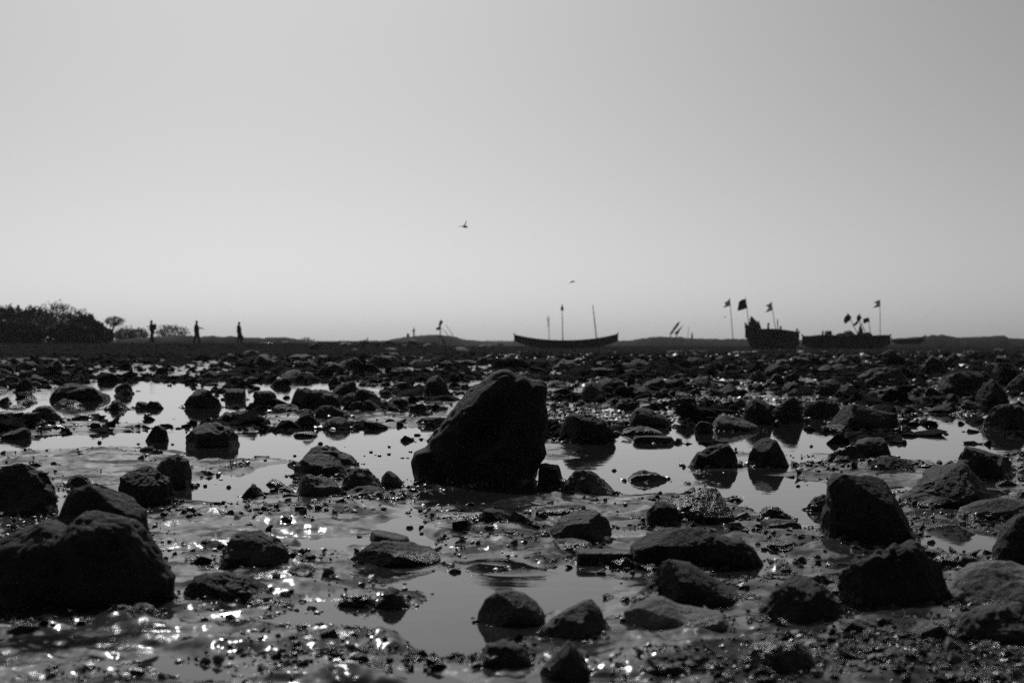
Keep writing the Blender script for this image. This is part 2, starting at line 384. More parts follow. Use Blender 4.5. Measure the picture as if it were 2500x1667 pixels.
# the largest ones
rock(1003,1340,900,1180,[(0,0),(.003,.12),(.02,.25),(.1,.30),(.2,.43),(.28,.56),(.34,.68),(.43,.80),(.52,.88),(.60,.94),(.66,.985),(.72,1),(.79,.97),(.84,.955),(.88,.93),(.955,.885),(.99,.80),(1.01,.6),(1.02,.45),(1,.34),(.985,.2),(.93,.1),(.9,0)],'black',
     'tallest black boulder with diagonal grooves standing in the pool mid-frame', 'boulder', dep=.6, sub=5, rough=.62, cuts=0, groove=[(.80,.78,.56,.42,.10,.12),(.60,.52,.36,.16,.09,.09),(.96,.80,.52,.24,.10,-.07),(.66,.90,.20,.36,.10,-.05)], boxy=2.6)
rock(-40,425,1243,1497,[(0,.3),(.01,.5),(.086,.66),(.19,.775),(.33,.9),(.43,.80),(.516,1),(.62,.975),(.78,.90),(.82,.78),(.91,.52),(1,.28),(.985,0)],'black','huge black boulder filling the left foreground','boulder',dep=.55,sub=5,rough=.5,cuts=0,boxy=2.3)
rock(115,366,1177,1462,[(0,.3),(.02,.6),(.12,.78),(.25,.93),(.45,1),(.65,.96),(.85,.86),(.97,.74),(1,.5),(1,0)],'dark','dome-topped fuzzy boulder directly behind the huge left foreground boulder','boulder',dep=.7,sub=5,rough=.6,cuts=2)
rock(-60,136,1130,1262,'dome','dark','rounded boulder cut by the left edge behind the huge foreground boulder','boulder',dep=.8,sub=5,rough=.7,cuts=3)
rock(285,425,1137,1238,[(0,.2),(.02,.6),(.14,.8),(.3,.82),(.42,1),(.55,.92),(.7,.72),(.88,.6),(1,.25),(1,0)],'dark','faceted peaked boulder behind the huge left one, touching a smooth block','boulder',dep=.8,sub=5,cuts=7)
rock(365,466,1107,1192,[(0,.2),(.03,.5),(.2,.78),(.5,.98),(.7,1),(.92,.85),(1,.6),(1,0)],'mid','smooth-topped block with an upright right side standing in a left pool','boulder',dep=.8,cuts=3,rough=.5,shoulder=.8)
rock(160,222,1157,1192,'dome','mid','small rounded hump just above the dome-topped boulder at left',dep=.8,rough=.4,cuts=1)
rock(305,388,1470,1516,'dome','mid','small smooth stone at the foot of the huge left boulder',dep=.8,rough=.4,cuts=2)
rock(436,672,1394,1480,[(0,.1),(.03,.4),(.1,.8),(.25,1),(.5,.97),(.75,.8),(.92,.5),(1,0)],'dark','long low rough boulder right of the huge left foreground one','boulder',dep=.55,sub=5,rough=.8,cuts=4)
rock(530,712,1293,1396,[(0,.1),(.08,.35),(.22,.75),(.4,.98),(.55,1),(.75,.85),(.92,.55),(1,.25),(1,0)],'mid','rounded coarse boulder on the mud between two left pools','boulder',dep=.8,sub=5,rough=.9,cuts=5)
rock(596,714,1448,1492,'wedger','mid','flat-topped slab poking out before the long low boulder',dep=.8,shoulder=.55,cuts=4)
rock(697,802,1376,1424,[(0,.3),(.1,.7),(.3,1),(.55,.9),(.8,.4),(1,0)],'mid','pale-topped wedge stone half sunk in glittering grit',dep=.9,shoulder=.5)
rock(664,685,1398,1434,'block','black','short upright stub of stone beside the long low boulder',dep=.9,sub=3,cuts=2,rough=.4)
rock(844,1078,1318,1384,[(0,.1),(.06,.4),(.2,.85),(.4,1),(.7,.92),(.9,.68),(.98,.4),(1,0)],'dark','broad low boulder carrying a flat slab, mirrored in the central pool','boulder',dep=.6,sub=5,cuts=4,rough=.8,shoulder=.75)
rock(914,1002,1432,1487,[(0,.1),(.15,.35),(.35,.85),(.5,1),(.65,.75),(.85,.35),(1,0)],'dark','small cone-shaped rock ending a grit spit in the central pool',dep=.8,cuts=4)
rock(826,925,1448,1482,'low','wet','low wet clot of grit left of the small cone-shaped rock',dep=.6,rough=2.2,cuts=2)
rock(1165,1331,1437,1528,[(0,.1),(.03,.35),(.12,.7),(.3,.95),(.48,1),(.7,.88),(.88,.58),(.97,.3),(1,0)],'mid','smooth round dome-shaped rock in the foreground pool','boulder',dep=.8,sub=5,rough=.25,cuts=1,shoulder=.8)
rock(1304,1507,1463,1580,[(0,.1),(.1,.3),(.25,.5),(.4,.8),(.55,1),(.7,.85),(.83,.6),(.9,.35),(1,0)],'mid','pyramid-shaped rough rock right of the smooth round dome','boulder',dep=.8,sub=5,cuts=7,shoulder=.7)
rock(1318,1442,1561,1662,[(0,.1),(.15,.4),(.38,.75),(.55,1),(.66,.85),(.8,.55),(.93,.3),(1,0)],'mid','small sharp pyramid stone nearest the bottom edge',dep=.8,sub=5,cuts=3,shoulder=.8,rough=.3)
rock(1163,1302,1562,1640,'low','dark','low blurred lump left of the small sharp pyramid stone',dep=.8,cuts=4)
rock(1523,1780,1453,1557,[(0,.2),(.01,.55),(.1,.75),(.3,1),(.38,.98),(.55,.72),(.8,.6),(.94,.5),(1,.25),(1,0)],'light','pale-topped angular slab in the right foreground','boulder',dep=.75,sub=5,cuts=1,shoulder=.82,rough=.3)
rock(1590,1818,1362,1490,[(0,.1),(.01,.5),(.07,.85),(.2,1),(.42,.9),(.65,.62),(.9,.32),(1,.1),(1,0)],'dark','large tilted block sloping to the right behind the pale-topped slab','boulder',dep=.7,sub=5,cuts=2,shoulder=.75,rough=.3)
rock(1538,1640,1418,1482,'wedgel','dark','small leaning rock against the left end of the large tilted block',dep=.9,cuts=6)
rock(1406,1546,1341,1379,[(0,.05),(.004,.95),(.03,1),(.5,1),(.97,.98),(.997,.9),(1,.05)],'mid','straight-edged brick-like block at the edge of the central pool','stone_block',dep=.55,cuts=0,rough=.08,boxy=8,shoulder=.98)
rock(1548,1640,1366,1388,'block','mid','thin flat slab between the brick-like block and the tilted block',dep=.8,cuts=2,rough=.3,boxy=4)
rock(1531,1862,1285,1388,[(0,.1),(.02,.5),(.1,.88),(.22,1),(.5,.96),(.7,.8),(.86,.68),(.95,.4),(1,0)],'black','very long low boulder behind the tilted block','boulder',dep=.45,sub=5,cuts=2,rough=.7)
rock(1334,1496,1245,1328,[(0,.1),(.1,.45),(.25,.7),(.42,.98),(.55,1),(.8,.9),(.93,.5),(1,0)],'mid','hunched coarse boulder above the brick-like block','boulder',dep=.8,sub=5,cuts=6)
rock(1340,1452,1314,1352,'low','mid','lens-shaped slab leaning under the hunched coarse boulder',dep=.9,shoulder=.5)
rock(1288,1434,1231,1264,[(0,.1),(.08,.5),(.3,.9),(.7,1),(.97,.95),(1,.3)],'dark','long flat log-like slab lying above the hunched coarse boulder',dep=.45,rough=.5,cuts=3,shoulder=.7)
rock(1575,1802,1190,1288,[(0,.05),(.08,.3),(.25,.45),(.45,.7),(.68,.98),(.8,1),(.9,.8),(1,.2),(1,0)],'wet','lopsided wet outcrop rising to the right out of draped mud','boulder',dep=.8,sub=5,cuts=4,rough=1.1)
rock(1572,1668,1222,1290,'dome','black','round black boulder at the left foot of the wet outcrop',dep=.8,cuts=3)
rock(2004,2236,1155,1330,[(0,.05),(.01,.3),(.05,.52),(.06,.85),(.14,1),(.3,.96),(.5,.93),(.7,.86),(.86,.66),(.95,.42),(1,.15),(1,0)],'black','tall broad black boulder standing in the right-hand pool','boulder',dep=.65,sub=5,cuts=4,rough=.6,boxy=3)
rock(2186,2440,1130,1245,[(0,.05),(.12,.25),(.3,.45),(.42,.85),(.55,1),(.75,.92),(.92,.55),(1,.2),(1,0)],'dark','ridged rock with pale veins right of the tall broad black boulder','boulder',dep=.8,sub=5,cuts=6,rough=1.1)
rock(2316,2484,1090,1172,[(0,.05),(.1,.3),(.25,.7),(.34,1),(.42,.9),(.5,.98),(.65,.78),(.9,.68),(.98,.4),(1,0)],'dark','jagged twin-peaked rock at right below the mirror pool','boulder',dep=.8,sub=5,cuts=7)
rock(2335,2560,1215,1272,'low','mid','long smooth-backed boulder reaching the right edge','boulder',dep=.5,cuts=3,rough=.5)
rock(2425,2600,1248,1390,'dome','black','big rounded black boulder cut by the right edge','boulder',dep=.8,sub=5,rough=.4,cuts=2)
rock(2310,2640,1365,1500,[(0,.1),(.02,.3),(.1,.65),(.2,.95),(.35,1),(.6,.9),(.85,.8),(1,.3),(1,0)],'light','pale grey striated boulder at the right edge, lightest of all','boulder',dep=.8,sub=5,rough=.5,cuts=3,shoulder=.72)
rock(2050,2326,1318,1492,[(0,.1),(.01,.5),(.1,.68),(.3,.85),(.4,.9),(.6,.95),(.72,1),(.82,.8),(.93,.62),(1,.3),(1,0)],'black','large knobbly black boulder left of the pale grey striated one','boulder',dep=.65,sub=5,cuts=6,rough=1.1)
rock(1853,2057,1405,1542,[(0,.1),(.04,.3),(.2,.6),(.42,.95),(.55,1),(.68,.85),(.88,.55),(.98,.3),(1,0)],'dark','blunt conical boulder right of the pale-topped slab','boulder',dep=.8,sub=5,cuts=6,shoulder=.75)
rock(2325,2600,1470,1600,[(0,.1),(.06,.4),(.15,.75),(.3,.95),(.45,1),(.7,.85),(1,.4),(1,0)],'mid','blurred boulder in the bottom right below the pale striated one','boulder',dep=.7,sub=5,cuts=5,shoulder=.6)
rock(2022,2122,1425,1456,'block','mid','narrow flat slab leaning on the left of the large knobbly boulder',dep=.7,cuts=2,rough=.3,boxy=4)
rock(2278,2402,1347,1390,'low','wet','oval pebbly mound above the pale striated boulder',dep=.7,rough=1.2,cuts=1)
rock(1968,2028,1205,1248,'wedgel','mid','small wedge touching the left side of the tall broad black boulder',dep=.8,cuts=4)
rock(1858,1958,1266,1302,[(0,.3),(.02,.9),(.4,1),(.8,.9),(.95,.6),(1,0)],'dark','flat stepped plank of rock left of the tall broad black boulder',dep=.7,cuts=3,rough=.4,boxy=4)
rock(1852,1932,1234,1272,'wedger','wet','wet crusted lump behind the stepped plank of rock',dep=.8,rough=1.3)
rock(1680,1804,1082,1142,'two','black','two-lobed angular black rock mirrored in the right-hand pool','boulder',dep=.7,cuts=7)
rock(1826,1926,1067,1140,[(0,.1),(.02,.4),(.12,.72),(.35,.96),(.5,1),(.75,.8),(.95,.4),(1,0)],'dark','smooth egg-topped rock right of the two-lobed angular one','boulder',dep=.8,cuts=3,rough=.5)
rock(2088,2180,1067,1122,'block','dark','round-shouldered block below the great dark mass in the right pool',dep=.8,cuts=3,rough=.6)
rock(2024,2100,1085,1128,'wedgel','wet','small striped wet rock left of the round-shouldered block',dep=.8,rough=1.2)
rock(2124,2238,1112,1160,'low','dark','low faceted rock on the gritty bar between the two right pools',dep=.8,cuts=6)
rock(1533,1632,1145,1176,[(0,.1),(.15,.5),(.45,1),(.7,.7),(1,.1)],'mid','small pale-crested pyramid alone in the right-hand pool',dep=.8,cuts=5,shoulder=.7)
rock(1376,1503,1145,1208,[(0,.1),(.05,.5),(.25,.95),(.5,1),(.75,.7),(.95,.4),(1,0)],'mid','wedge slab in the pool right of the tallest boulder',dep=.7,cuts=5,shoulder=.6)
rock(1312,1378,1130,1186,'block','black','flat-topped black block touching the right foot of the tallest boulder',dep=.8,cuts=4)
rock(1366,1502,1008,1082,[(0,.1),(.02,.5),(.1,.85),(.3,1),(.6,.95),(.85,.7),(.97,.4),(1,0)],'black','rounded black boulder just right of the tallest boulder','boulder',dep=.8,sub=5,cuts=4,rough=.8)
rock(1545,1645,1063,1082,'block','black','flat bar-like stone lying in the pool right of the tallest boulder',dep=.6,cuts=2,rough=.3,boxy=4)
rock(1536,1637,995,1044,[(0,.2),(.04,.7),(.2,1),(.5,.95),(.8,.65),(.97,.35),(1,0)],'dark','oval tilted boulder at the edge of the shingle',dep=.7,cuts=2,rough=.5)
rock(1515,1620,1038,1062,'low','dark','low slab below the oval tilted boulder',dep=.7,cuts=3)
rock(1738,1854,1012,1052,'wedger','mid','smooth low wedge of rock in the upper right pool',dep=.7,cuts=3,rough=.5,shoulder=.7)
rock(1696,1742,1028,1058,'dome','black','little black dome left of the smooth low wedge',dep=.8,cuts=3,sub=3)
rock(1812,1892,972,1034,'dome','black','rounded black rock left of a slanting angular one at upper right',dep=.8,cuts=4)
rock(1884,1960,968,1034,[(0,.2),(.03,.5),(.4,.8),(.75,1),(.85,.85),(1,.2)],'black','slanting angular rock beside the upper right pool',dep=.8,cuts=5)
rock(1960,2052,975,1022,'block','black','squat black block left of the great dark mass',dep=.8,cuts=4)
rock(2028,2192,985,1050,[(0,.1),(.05,.6),(.15,.9),(.35,1),(.7,.85),(.95,.6),(1,0)],'black','great dark mass of rock mirrored in the upper right pool','boulder',dep=.7,cuts=5)
rock(2090,2232,895,948,'low','dark','long pale-crested hump in the right rubble',dep=.6,cuts=4,shoulder=.6)
rock(2082,2204,945,986,'wedgel','dark','slanted ledge of rock in front of the long pale-crested hump',dep=.7,cuts=5)
rock(2288,2424,905,968,'dome','black','broad rounded boulder on the far right slope of rubble','boulder',dep=.8,cuts=4)
rock(2384,2464,925,1004,[(0,.1),(.05,.45),(.3,.9),(.5,1),(.75,.8),(.95,.35),(1,0)],'black','tall humped boulder in front of the broad rounded far-right one','boulder',dep=.8,cuts=4)
rock(2238,2316,872,912,'wedgel','black','leaning dark rock above the broad rounded far-right boulder',dep=.8,cuts=4)
rock(2400,2520,985,1048,'low','black','low dark heap at the right edge above the mirror pool',dep=.7,cuts=5)
rock(2450,2560,908,962,'dome','black','dark rounded rock cut by the right edge in the far rubble',dep=.8,cuts=4)
rock(1420,1480,931,982,[(0,.2),(.03,.6),(.2,.92),(.45,1),(.8,.85),(1,.4),(.95,0)],'mid','rounded pale-capped stone on the shingle right of the tallest boulder',dep=.9,cuts=2,rough=.4,shoulder=.7)
rock(1458,1532,921,956,'block','black','dark oblong stone behind the rounded pale-capped one',dep=.8,cuts=3)
rock(1564,1630,921,952,'wedgel','black','dark flat-ended stone on the far shingle, mid-right',dep=.8,cuts=3)
rock(1424,1506,897,922,'block','black','long dark slab in the far rubble above the pale-capped stone',dep=.7,cuts=2)
rock(1668,1754,914,952,'jag','dark','jagged dark clump on the far shingle',dep=.8,cuts=4)
rock(1750,1812,936,962,'peak','black','low pointed stone right of the jagged dark clump',dep=.8,cuts=4)
rock(1826,1876,902,942,'dome','mid','grey rounded stone of a trio in the right rubble',dep=.8,cuts=3)
rock(1862,1912,888,926,'dome','black','rearmost stone of a trio in the right rubble',dep=.8,cuts=3)
rock(1876,1916,912,944,'dome','black','front round stone of a trio in the right rubble',dep=.8,cuts=3)
rock(1990,2064,926,962,'dome','dark','rounded low boulder left of the slanted ledge',dep=.8,cuts=4)
rock(1500,1560,972,1006,'low','dark','low dark stone just above the oval tilted boulder',dep=.8,cuts=3)
rock(1024,1094,1017,1038,'block','black','flat-topped dark block mirrored left of the tallest boulder',dep=.8,cuts=2,rough=.4)
rock(729,872,1085,1140,[(0,.2),(.1,.7),(.3,1),(.6,.85),(.9,.45),(1,.1)],'dark','rear low mound of the five-stone heap left of centre','boulder',dep=.7,cuts=4)
rock(716,846,1105,1168,[(0,.2),(.03,.5),(.2,.85),(.45,1),(.65,.95),(.9,.6),(1,.2)],'dark','rounded middle boulder of the heap left of centre','boulder',dep=.8,cuts=5)
rock(720,836,1157,1222,[(0,.1),(.01,.55),(.08,.95),(.4,1),(.7,.97),(.9,.7),(1,.3),(1,0)],'mid','blocky front boulder of the heap left of centre','boulder',dep=.8,cuts=5)
rock(834,936,1140,1200,[(0,.1),(.08,.55),(.28,.95),(.4,1),(.65,.8),(.9,.4),(1,0)],'mid','triangular rounded boulder at the right of the five-stone heap','boulder',dep=.8,cuts=4)
rock(836,968,1184,1224,[(0,.3),(.05,.6),(.15,.5),(.45,.8),(.6,1),(.75,.8),(1,.05)],'dark','curved slab lying before the triangular rounded boulder',dep=.6,cuts=3,shoulder=.7)
rock(929,987,1149,1194,[(0,.2),(.05,.6),(.25,.95),(.4,1),(.7,.7),(1,.2)],'mid','small egg-like stone between the heap and the tallest boulder',dep=.8,cuts=2,rough=.4)
rock(703,836,945,998,[(0,.2),(.03,.6),(.1,.95),(.4,1),(.7,.9),(.95,.6),(1,.2)],'black','broad dark block in the upper left of centre','boulder',dep=.7,cuts=4)
rock(618,676,953,988,'block','dark','square dark rock at the edge of the upper left pool',dep=.8,cuts=4)
rock(662,738,984,1008,'low','mid','tilted grey slab below the broad dark block',dep=.8,cuts=3)
rock(714,784,998,1044,'peak','black','humped black rock under the broad dark block',dep=.8,cuts=4)
rock(768,852,988,1024,'wedger','black','dark rock right of the humped black one',dep=.8,cuts=4)
rock(788,858,1017,1048,'dome','mid','smooth pale-capped stone at the pool edge left of centre',dep=.8,cuts=1,rough=.3,shoulder=.7)
rock(716,776,1052,1066,'low','black','flat dark stone awash left of the smooth pale-capped one',dep=.7,cuts=2,sub=3)
rock(860,932,948,992,'wedger','black','steep dark rock between the broad block and the tallest boulder',dep=.8,cuts=4)
rock(904,964,974,1002,'dome','black','low dark dome in front of the steep dark rock',dep=.8,cuts=3)
rock(998,1046,984,1012,'block','black','square dark stone left of the shoulder of the tallest boulder',dep=.8,cuts=2)
rock(1030,1100,915,968,'dome','black','dark rounded rock behind the left shoulder of the tallest boulder',dep=.8,cuts=4)
rock(452,580,1030,1092,[(0,.1),(.02,.4),(.15,.78),(.35,1),(.55,.97),(.8,.75),(.95,.4),(1,0)],'dark','rounded dark boulder in the left pool with a grit skirt','boulder',dep=.8,cuts=4)
rock(354,412,1037,1078,'dome','black','smaller dark boulder left of the rounded one with a grit skirt',dep=.8,cuts=3)
rock(338,388,1089,1112,'dome','black','low black stone on the mud bar under the smaller dark boulder',dep=.8,cuts=2,sub=3)
rock(524,642,1000,1036,'jag','black','ragged low black reef in the left pool',dep=.6,cuts=4)
rock(446,540,948,996,'jag','black','irregular black rock mirrored in the upper left pool',dep=.7,cuts=5)
rock(550,600,948,976,'block','mid','cuboid stone with a grey side in the upper left pool',dep=.8,cuts=2,rough=.3,boxy=4)
rock(130,264,935,978,[(0,.2),(.05,.5),(.2,.7),(.35,1),(.5,.95),(.75,.85),(.85,.5),(1,.3)],'black','wide lumpy black rock in the upper left pool','boulder',dep=.7,cuts=5)
rock(38,78,922,958,[(0,.1),(.1,.5),(.4,.9),(.7,1),(.95,.8),(1,0)],'black','upright dark stone mirrored near the left edge',dep=.8,cuts=3)
rock(256,312,975,1000,'peak','black','small pointed rock below the wide lumpy black one',dep=.8,cuts=3)
rock(330,374,980,997,'wedger','black','small dark rock right of the small pointed one in the left pool',dep=.8,cuts=3,sub=3)
rock(54,100,1006,1042,'block','black','dark block left of a smooth hump near the left edge',dep=.8,cuts=2)
rock(80,150,990,1028,[(0,.2),(.1,.7),(.3,1),(.55,.9),(.85,.4),(1,.1)],'dark','smooth hump of rock behind the dark block near the left edge',dep=.8,cuts=2,rough=.5)
rock(3,74,1043,1072,'wedgel','black','dark rock mirrored in the pool by the left edge',dep=.8,cuts=4)
rock(-30,54,1003,1017,'low','light','low pale slab awash at the left edge',dep=.7,cuts=2,rough=.4)
rock(176,230,1010,1026,'low','wet','low glittering patch of rock right of the smooth hump',dep=.7,rough=1.3,sub=3)
rock(96,148,1038,1052,'low','black','low black stone before the dark block near the left edge',dep=.7,sub=3)
rock(590,650,1180,1214,'peak','dark','small dark pointed rock left of the blocky heap boulder',dep=.8,cuts=4)
rock(1060,1170,1248,1278,'block','light','pale flat cake of mud-crusted rock below the tallest boulder',dep=.8,cuts=2,rough=.5,shoulder=.8)
rock(1165,1260,1240,1292,'wedger','black','dark wet rock right of the pale flat cake',dep=.8,cuts=4)
rock(1520,1790,1590,1660,'low','dark','blurred dark ridge of rock along the bottom edge at right','boulder',dep=.45,cuts=4,rough=1.2)
rock(1790,2000,1560,1660,'low','wet','low wet mound sparkling in the bottom right','boulder',dep=.7,cuts=3,rough=1.0)
# the flat slab that lies on the broad low boulder
def slab_on():
    x, y, z = at(950, 1318, 5.35)
    v, f = rock_shape(.150, .030, .16, 'block', 4, 91, rough=.35, cuts=3, sink=.5, boxy=4)
    a = .22; R = np.array([[math.cos(a), 0, math.sin(a)], [0, 1, 0], [-math.sin(a), 0, math.cos(a)]]); v = v@R.T
    o = mesh_obj('rock_slab', v, f, ROCK['mid']); o.location = (x, y, z-.004); tag(o, 'flat broken slab lying on top of the broad low boulder', 'rock')
slab_on()

# ------------------------------------------------------------------ smaller rocks, copied from twelve shapes
def proto(i):
    w = 1; h = RNG.uniform(.4, .75); v, f = rock_shape(w, h, RNG.uniform(.7, 1.1), random.choice(list(PROF)), 3, 300+i, rough=2.2, cuts=6, sink=.35)
    me = bpy.data.meshes.new('rock'); me.from_pydata(v.tolist(), [], f.tolist()); me.polygons.foreach_set('use_smooth', np.ones(len(me.polygons), bool)); me.update()
    return me, h
PROTO = {}
for mk in ('black', 'dark', 'mid'):
    for i in range(8):
        me, h = proto(i+10*len(PROTO)); me.materials.append(ROCK[mk]); PROTO.setdefault(mk, []).append((me, h))
clump = lambda p, s, o=0: fbm(np.stack([p[:, 0], p[:, 1], p[:, 0]*0+o], 1)*s, 3)
ZONES = [
 ((0, 420), (846, 905), 'dark stone in the far wet flats below the walkers at left'),
 ((420, 950), (846, 905), 'dark stone in the far wet flats left of centre'),
 ((950, 1600), (850, 905), 'dark stone in the far dry rubble below the long canoe'),
 ((1600, 2500), (856, 905), 'dark stone in the far dry rubble below the flagged boats'),
 ((0, 640), (905, 1000), 'small dark stone around the upper left pool'),
 ((640, 1250), (905, 1010), 'small dark stone scattered up-left of the tallest boulder'),
 ((1250, 1900), (905, 1010), 'small dark stone on the pale shingle right of the tallest boulder'),
 ((1900, 2500), (905, 1010), 'small dark stone in the right-hand rubble above the mirror pool')]
FILL = []; NAMED = list(LAND)
counts = [26, 32, 32, 34, 30, 44, 40, 44]
def overlaps(px, py, m=0):
    return any(x0-m < px < x1+m and yt-m < py < yb+m for x0, x1, yt, yb, *_ in HERO)
for (xr, yr, lab), n in zip(ZONES, counts):
    k = tries = 0
    while k < n and tries < 4000:
        tries += 1
        px, py = random.uniform(*xr), random.uniform(*yr)
        if overlaps(px, py, 4): continue
        x, y = gp(px, py)
        if py > 905 and float(pool_field(np.array([px]), np.array([py]))[0]) < -.25 and random.random() < .9: continue
        if float(clump(np.array([[x, y, 0]]), 3.5/y, 4)[0]) < random.uniform(-.35, .15): continue
        wpx = random.uniform(.3, 1)**1.6*np.interp(py, [846, 880, 920, 1000], [44, 70, 74, 74])
        mk = random.choice(['black', 'black', 'dark', 'dark', 'mid']); me, h = random.choice(PROTO[mk])
        o = bpy.data.objects.new('rock', me); C.objects.link(o); s = wpx/F*y
        o.scale = (s, s*random.uniform(.8, 1.2), s*random.uniform(.45, 1.0)*(1 if py > 880 else .7)); o.rotation_euler = (random.uniform(-.15, .15), random.uniform(-.15, .15), random.uniform(0, 6.28))
        o.location = (x, y, float(ground_z(np.array([x]), np.array([y]))[0])-.03*s)
        FILL.append((o, px, py, wpx)); HERO.append((px-wpx*.5, px+wpx*.5, py-wpx*.4, py, x, y, s/2, s/2)); k += 1

ORD = ['largest', 'second largest', 'third largest', 'fourth largest', 'fifth largest', 'sixth largest', 'seventh largest', 'eighth largest', 'ninth largest', 'tenth largest', 'eleventh largest', 'twelfth largest', 'thirteenth largest', 'fourteenth largest']
SKYMARK = [(60, 'shore wood'), (268, 'umbrella-crowned tree'), (372, 'walker with the backpack'), (480, 'middle walker'), (584, 'rightmost walker'), (690, 'right end of the scrubby bank'), (800, 'gap right of the scrubby bank'), (897, 'tiniest distant figure'), (1000, 'figure on the rounded dune'), (1085, 'flags on the rounded dune'),
 (1180, 'gap left of the canoe'), (1262, 'left end of the canoe'), (1373, 'ball-topped pole'), (1470, 'right half of the canoe'), (1560, 'gap right of the canoe'), (1650, 'furled flags'), (1730, 'short stout stake'), (1789, 'leftmost pale flag'), (1850, 'bow of the high-sided boat'), (1925, 'stern of the high-sided boat'), (2010, 'left end of the low boat'),
 (2090, 'dark diamond flags'), (2150, 'rightmost pale flag'), (2225, 'pale-prowed skiff'), (2300, 'rounded far-right dune'), (2390, 'flat-topped right bank'), (2470, 'right end of the far bank')]
def short(lb):
    for w in (' with ', ' standing', ' in ', ' on ', ' at ', ' of ', ' behind', ' beside', ' between', ' directly', ' left', ' right', ' below', ' above', ' just', ' filling', ' cut ', ' lying', ' poking', ' half', ' carrying', ' ending', ' sloping', ' against', ' leaning', ' reaching', ' rising', ' touching', ' before', ' under', ' mirrored', ' awash', ',', ' alone', ' along', ' sparkling', ' nearest', ' directly', ' scattered'):
        k = lb.find(w)
        if k > 0: lb = lb[:k]
    return lb
_sh = [short(l[0]) for l in NAMED]; MARKS = [(n, l) for n, l in zip(_sh, NAMED) if _sh.count(n) == 1 and 1 < len(n.split()) < 8]
def nearest_mark(px, py):
    return min(MARKS, key=lambda m: math.hypot(px-min(max(px, m[1][1]), m[1][2]), 2.2*(py-min(max(py, m[1][3]), m[1][4]))))[0]
def bucket_labels(items, fmt, group):
    B = {}
    for o, px, py, w in items: B.setdefault(fmt(px, py), []).append((w, o))
    for key, L in B.items():
        L.sort(key=lambda q: -q[0])
        for i, (w, o) in enumerate(L): tag(o, (ORD[min(i, len(ORD)-1)]+' ' if len(L) > 1 else '')+key, None, group)
def fill_fmt(px, py):
    if py < 905: return '%s dark stone straight below the %s' % ('middle-distance' if py > 872 else 'far-off', min(SKYMARK, key=lambda q: abs(q[0]-px))[1])
    return 'small dark stone near the '+nearest_mark(px, py)
for q in FILL: q[0]['category'] = 'rock'
bucket_labels(FILL, fill_fmt, 'smaller stones strewn over the flats')

# snail-like pebbles that stand in the pools
DOTS = [(243,1081,10),(338,1084,8),(421,1085,8),(455,1055,6),(484,1184,12),(558,1190,11),(540,1171,9),(527,1182,6),(500,1187,10),(720,1113,9),(782,1084,11),(905,1104,9),(927,1113,9),(917,1111,6),(949,1109,9),(951,1091,8),
 (1003,1103,9),(983,1118,9),(995,1118,8),(842,1091,6),(698,1160,8),(1001,1289,17),(1029,1290,13),(1028,1303,11),(890,1113,6),(715,1440,17),(792,1438,17),(1499,1149,11),(1657,1120,5),(1796,1097,8),(1981,1090,8),(2022,1083,10),
 (2255,1052,5),(2268,1042,4),(2239,1128,8),(1948,1187,11),(1970,1184,6),(1977,1043,12),(2011,1044,12),(1373,1204,11),(1416,1208,12),(280,966,7),(1584,1224,14),(1596,1226,16),(1604,1221,13),(1575,1222,8),(2310,1060,12),(365,1012,8),(300,1012,7)]
v, f = rock_shape(1, .8, 1, 'jag', 2, 5, rough=1.6, cuts=2, sink=.3)
pm = bpy.data.meshes.new('pebble'); pm.from_pydata(v.tolist(), [], f.tolist()); pm.materials.append(PEB); pm.polygons.foreach_set('use_smooth', np.ones(len(pm.polygons), bool)); pm.update()
PEBS = []
def zonename(px, py):
    if px < 680: return 'left-hand pools'
    if px < 1010: return 'pools between the five-stone heap and the tallest boulder' if py < 1250 else 'narrow pool above the slab-topped boulder'
    if px < 1120: return 'narrow pool above the slab-topped boulder'
    if px < 1860: return 'pool right of the tallest boulder'
    return 'mirror pools at far right'
for px, py, s in DOTS:
    x, y = gp(px, py); s = s/F*y*1.15
    o = bpy.data.objects.new('pebble', pm); C.objects.link(o); o.location = (x, y, min(.002, max(-.006, float(ground_z(np.array([x]), np.array([y]))[0])-.002))); o.scale = (s*random.uniform(.8, 1.25), s, s*random.uniform(.55, 1.0)); o.rotation_euler = (0, 0, random.uniform(0, 6))
    PEBS.append((o, px, py, s)); o['category'] = 'pebble'
bucket_labels(PEBS, lambda px, py: 'tiny round black pebble awash near the '+nearest_mark(px, py), 'tiny black pebbles standing in the pools')

# ------------------------------------------------------------------ gravel and rubble nobody could count
def scatter(name, label, pts, sizes, flat, mat, sub=0, jit=.28, smooth=False):
    d, f = ICO[sub]; n = len(pts); nv = len(d)
    sh = d[None]*(1+RNG.uniform(-jit, jit, (n, nv, 1)))
    sc = np.stack([sizes*RNG.uniform(.7, 1.3, n), sizes*RNG.uniform(.7, 1.3, n), sizes*flat*RNG.uniform(.6, 1.3, n)], 1)
    sh = sh*sc[:, None, :]
    a = RNG.uniform(0, 6.28, n); ca, sa = np.cos(a)[:, None], np.sin(a)[:, None]
    x = sh[:, :, 0]*ca-sh[:, :, 1]*sa; y = sh[:, :, 0]*sa+sh[:, :, 1]*ca
    tx, ty = RNG.normal(0, .25, (n, 1)), RNG.normal(0, .25, (n, 1)); z = sh[:, :, 2]+x*tx+y*ty
    V = np.stack([x+pts[:, 0:1], y+pts[:, 1:2], z+pts[:, 2:3]], -1).reshape(-1, 3)
    Fc = (f[None]+(np.arange(n)*nv)[:, None, None]).reshape(-1, 3)
    return tag(mesh_obj(name, V, Fc, mat, smooth=smooth), label, None, None, 'stuff')
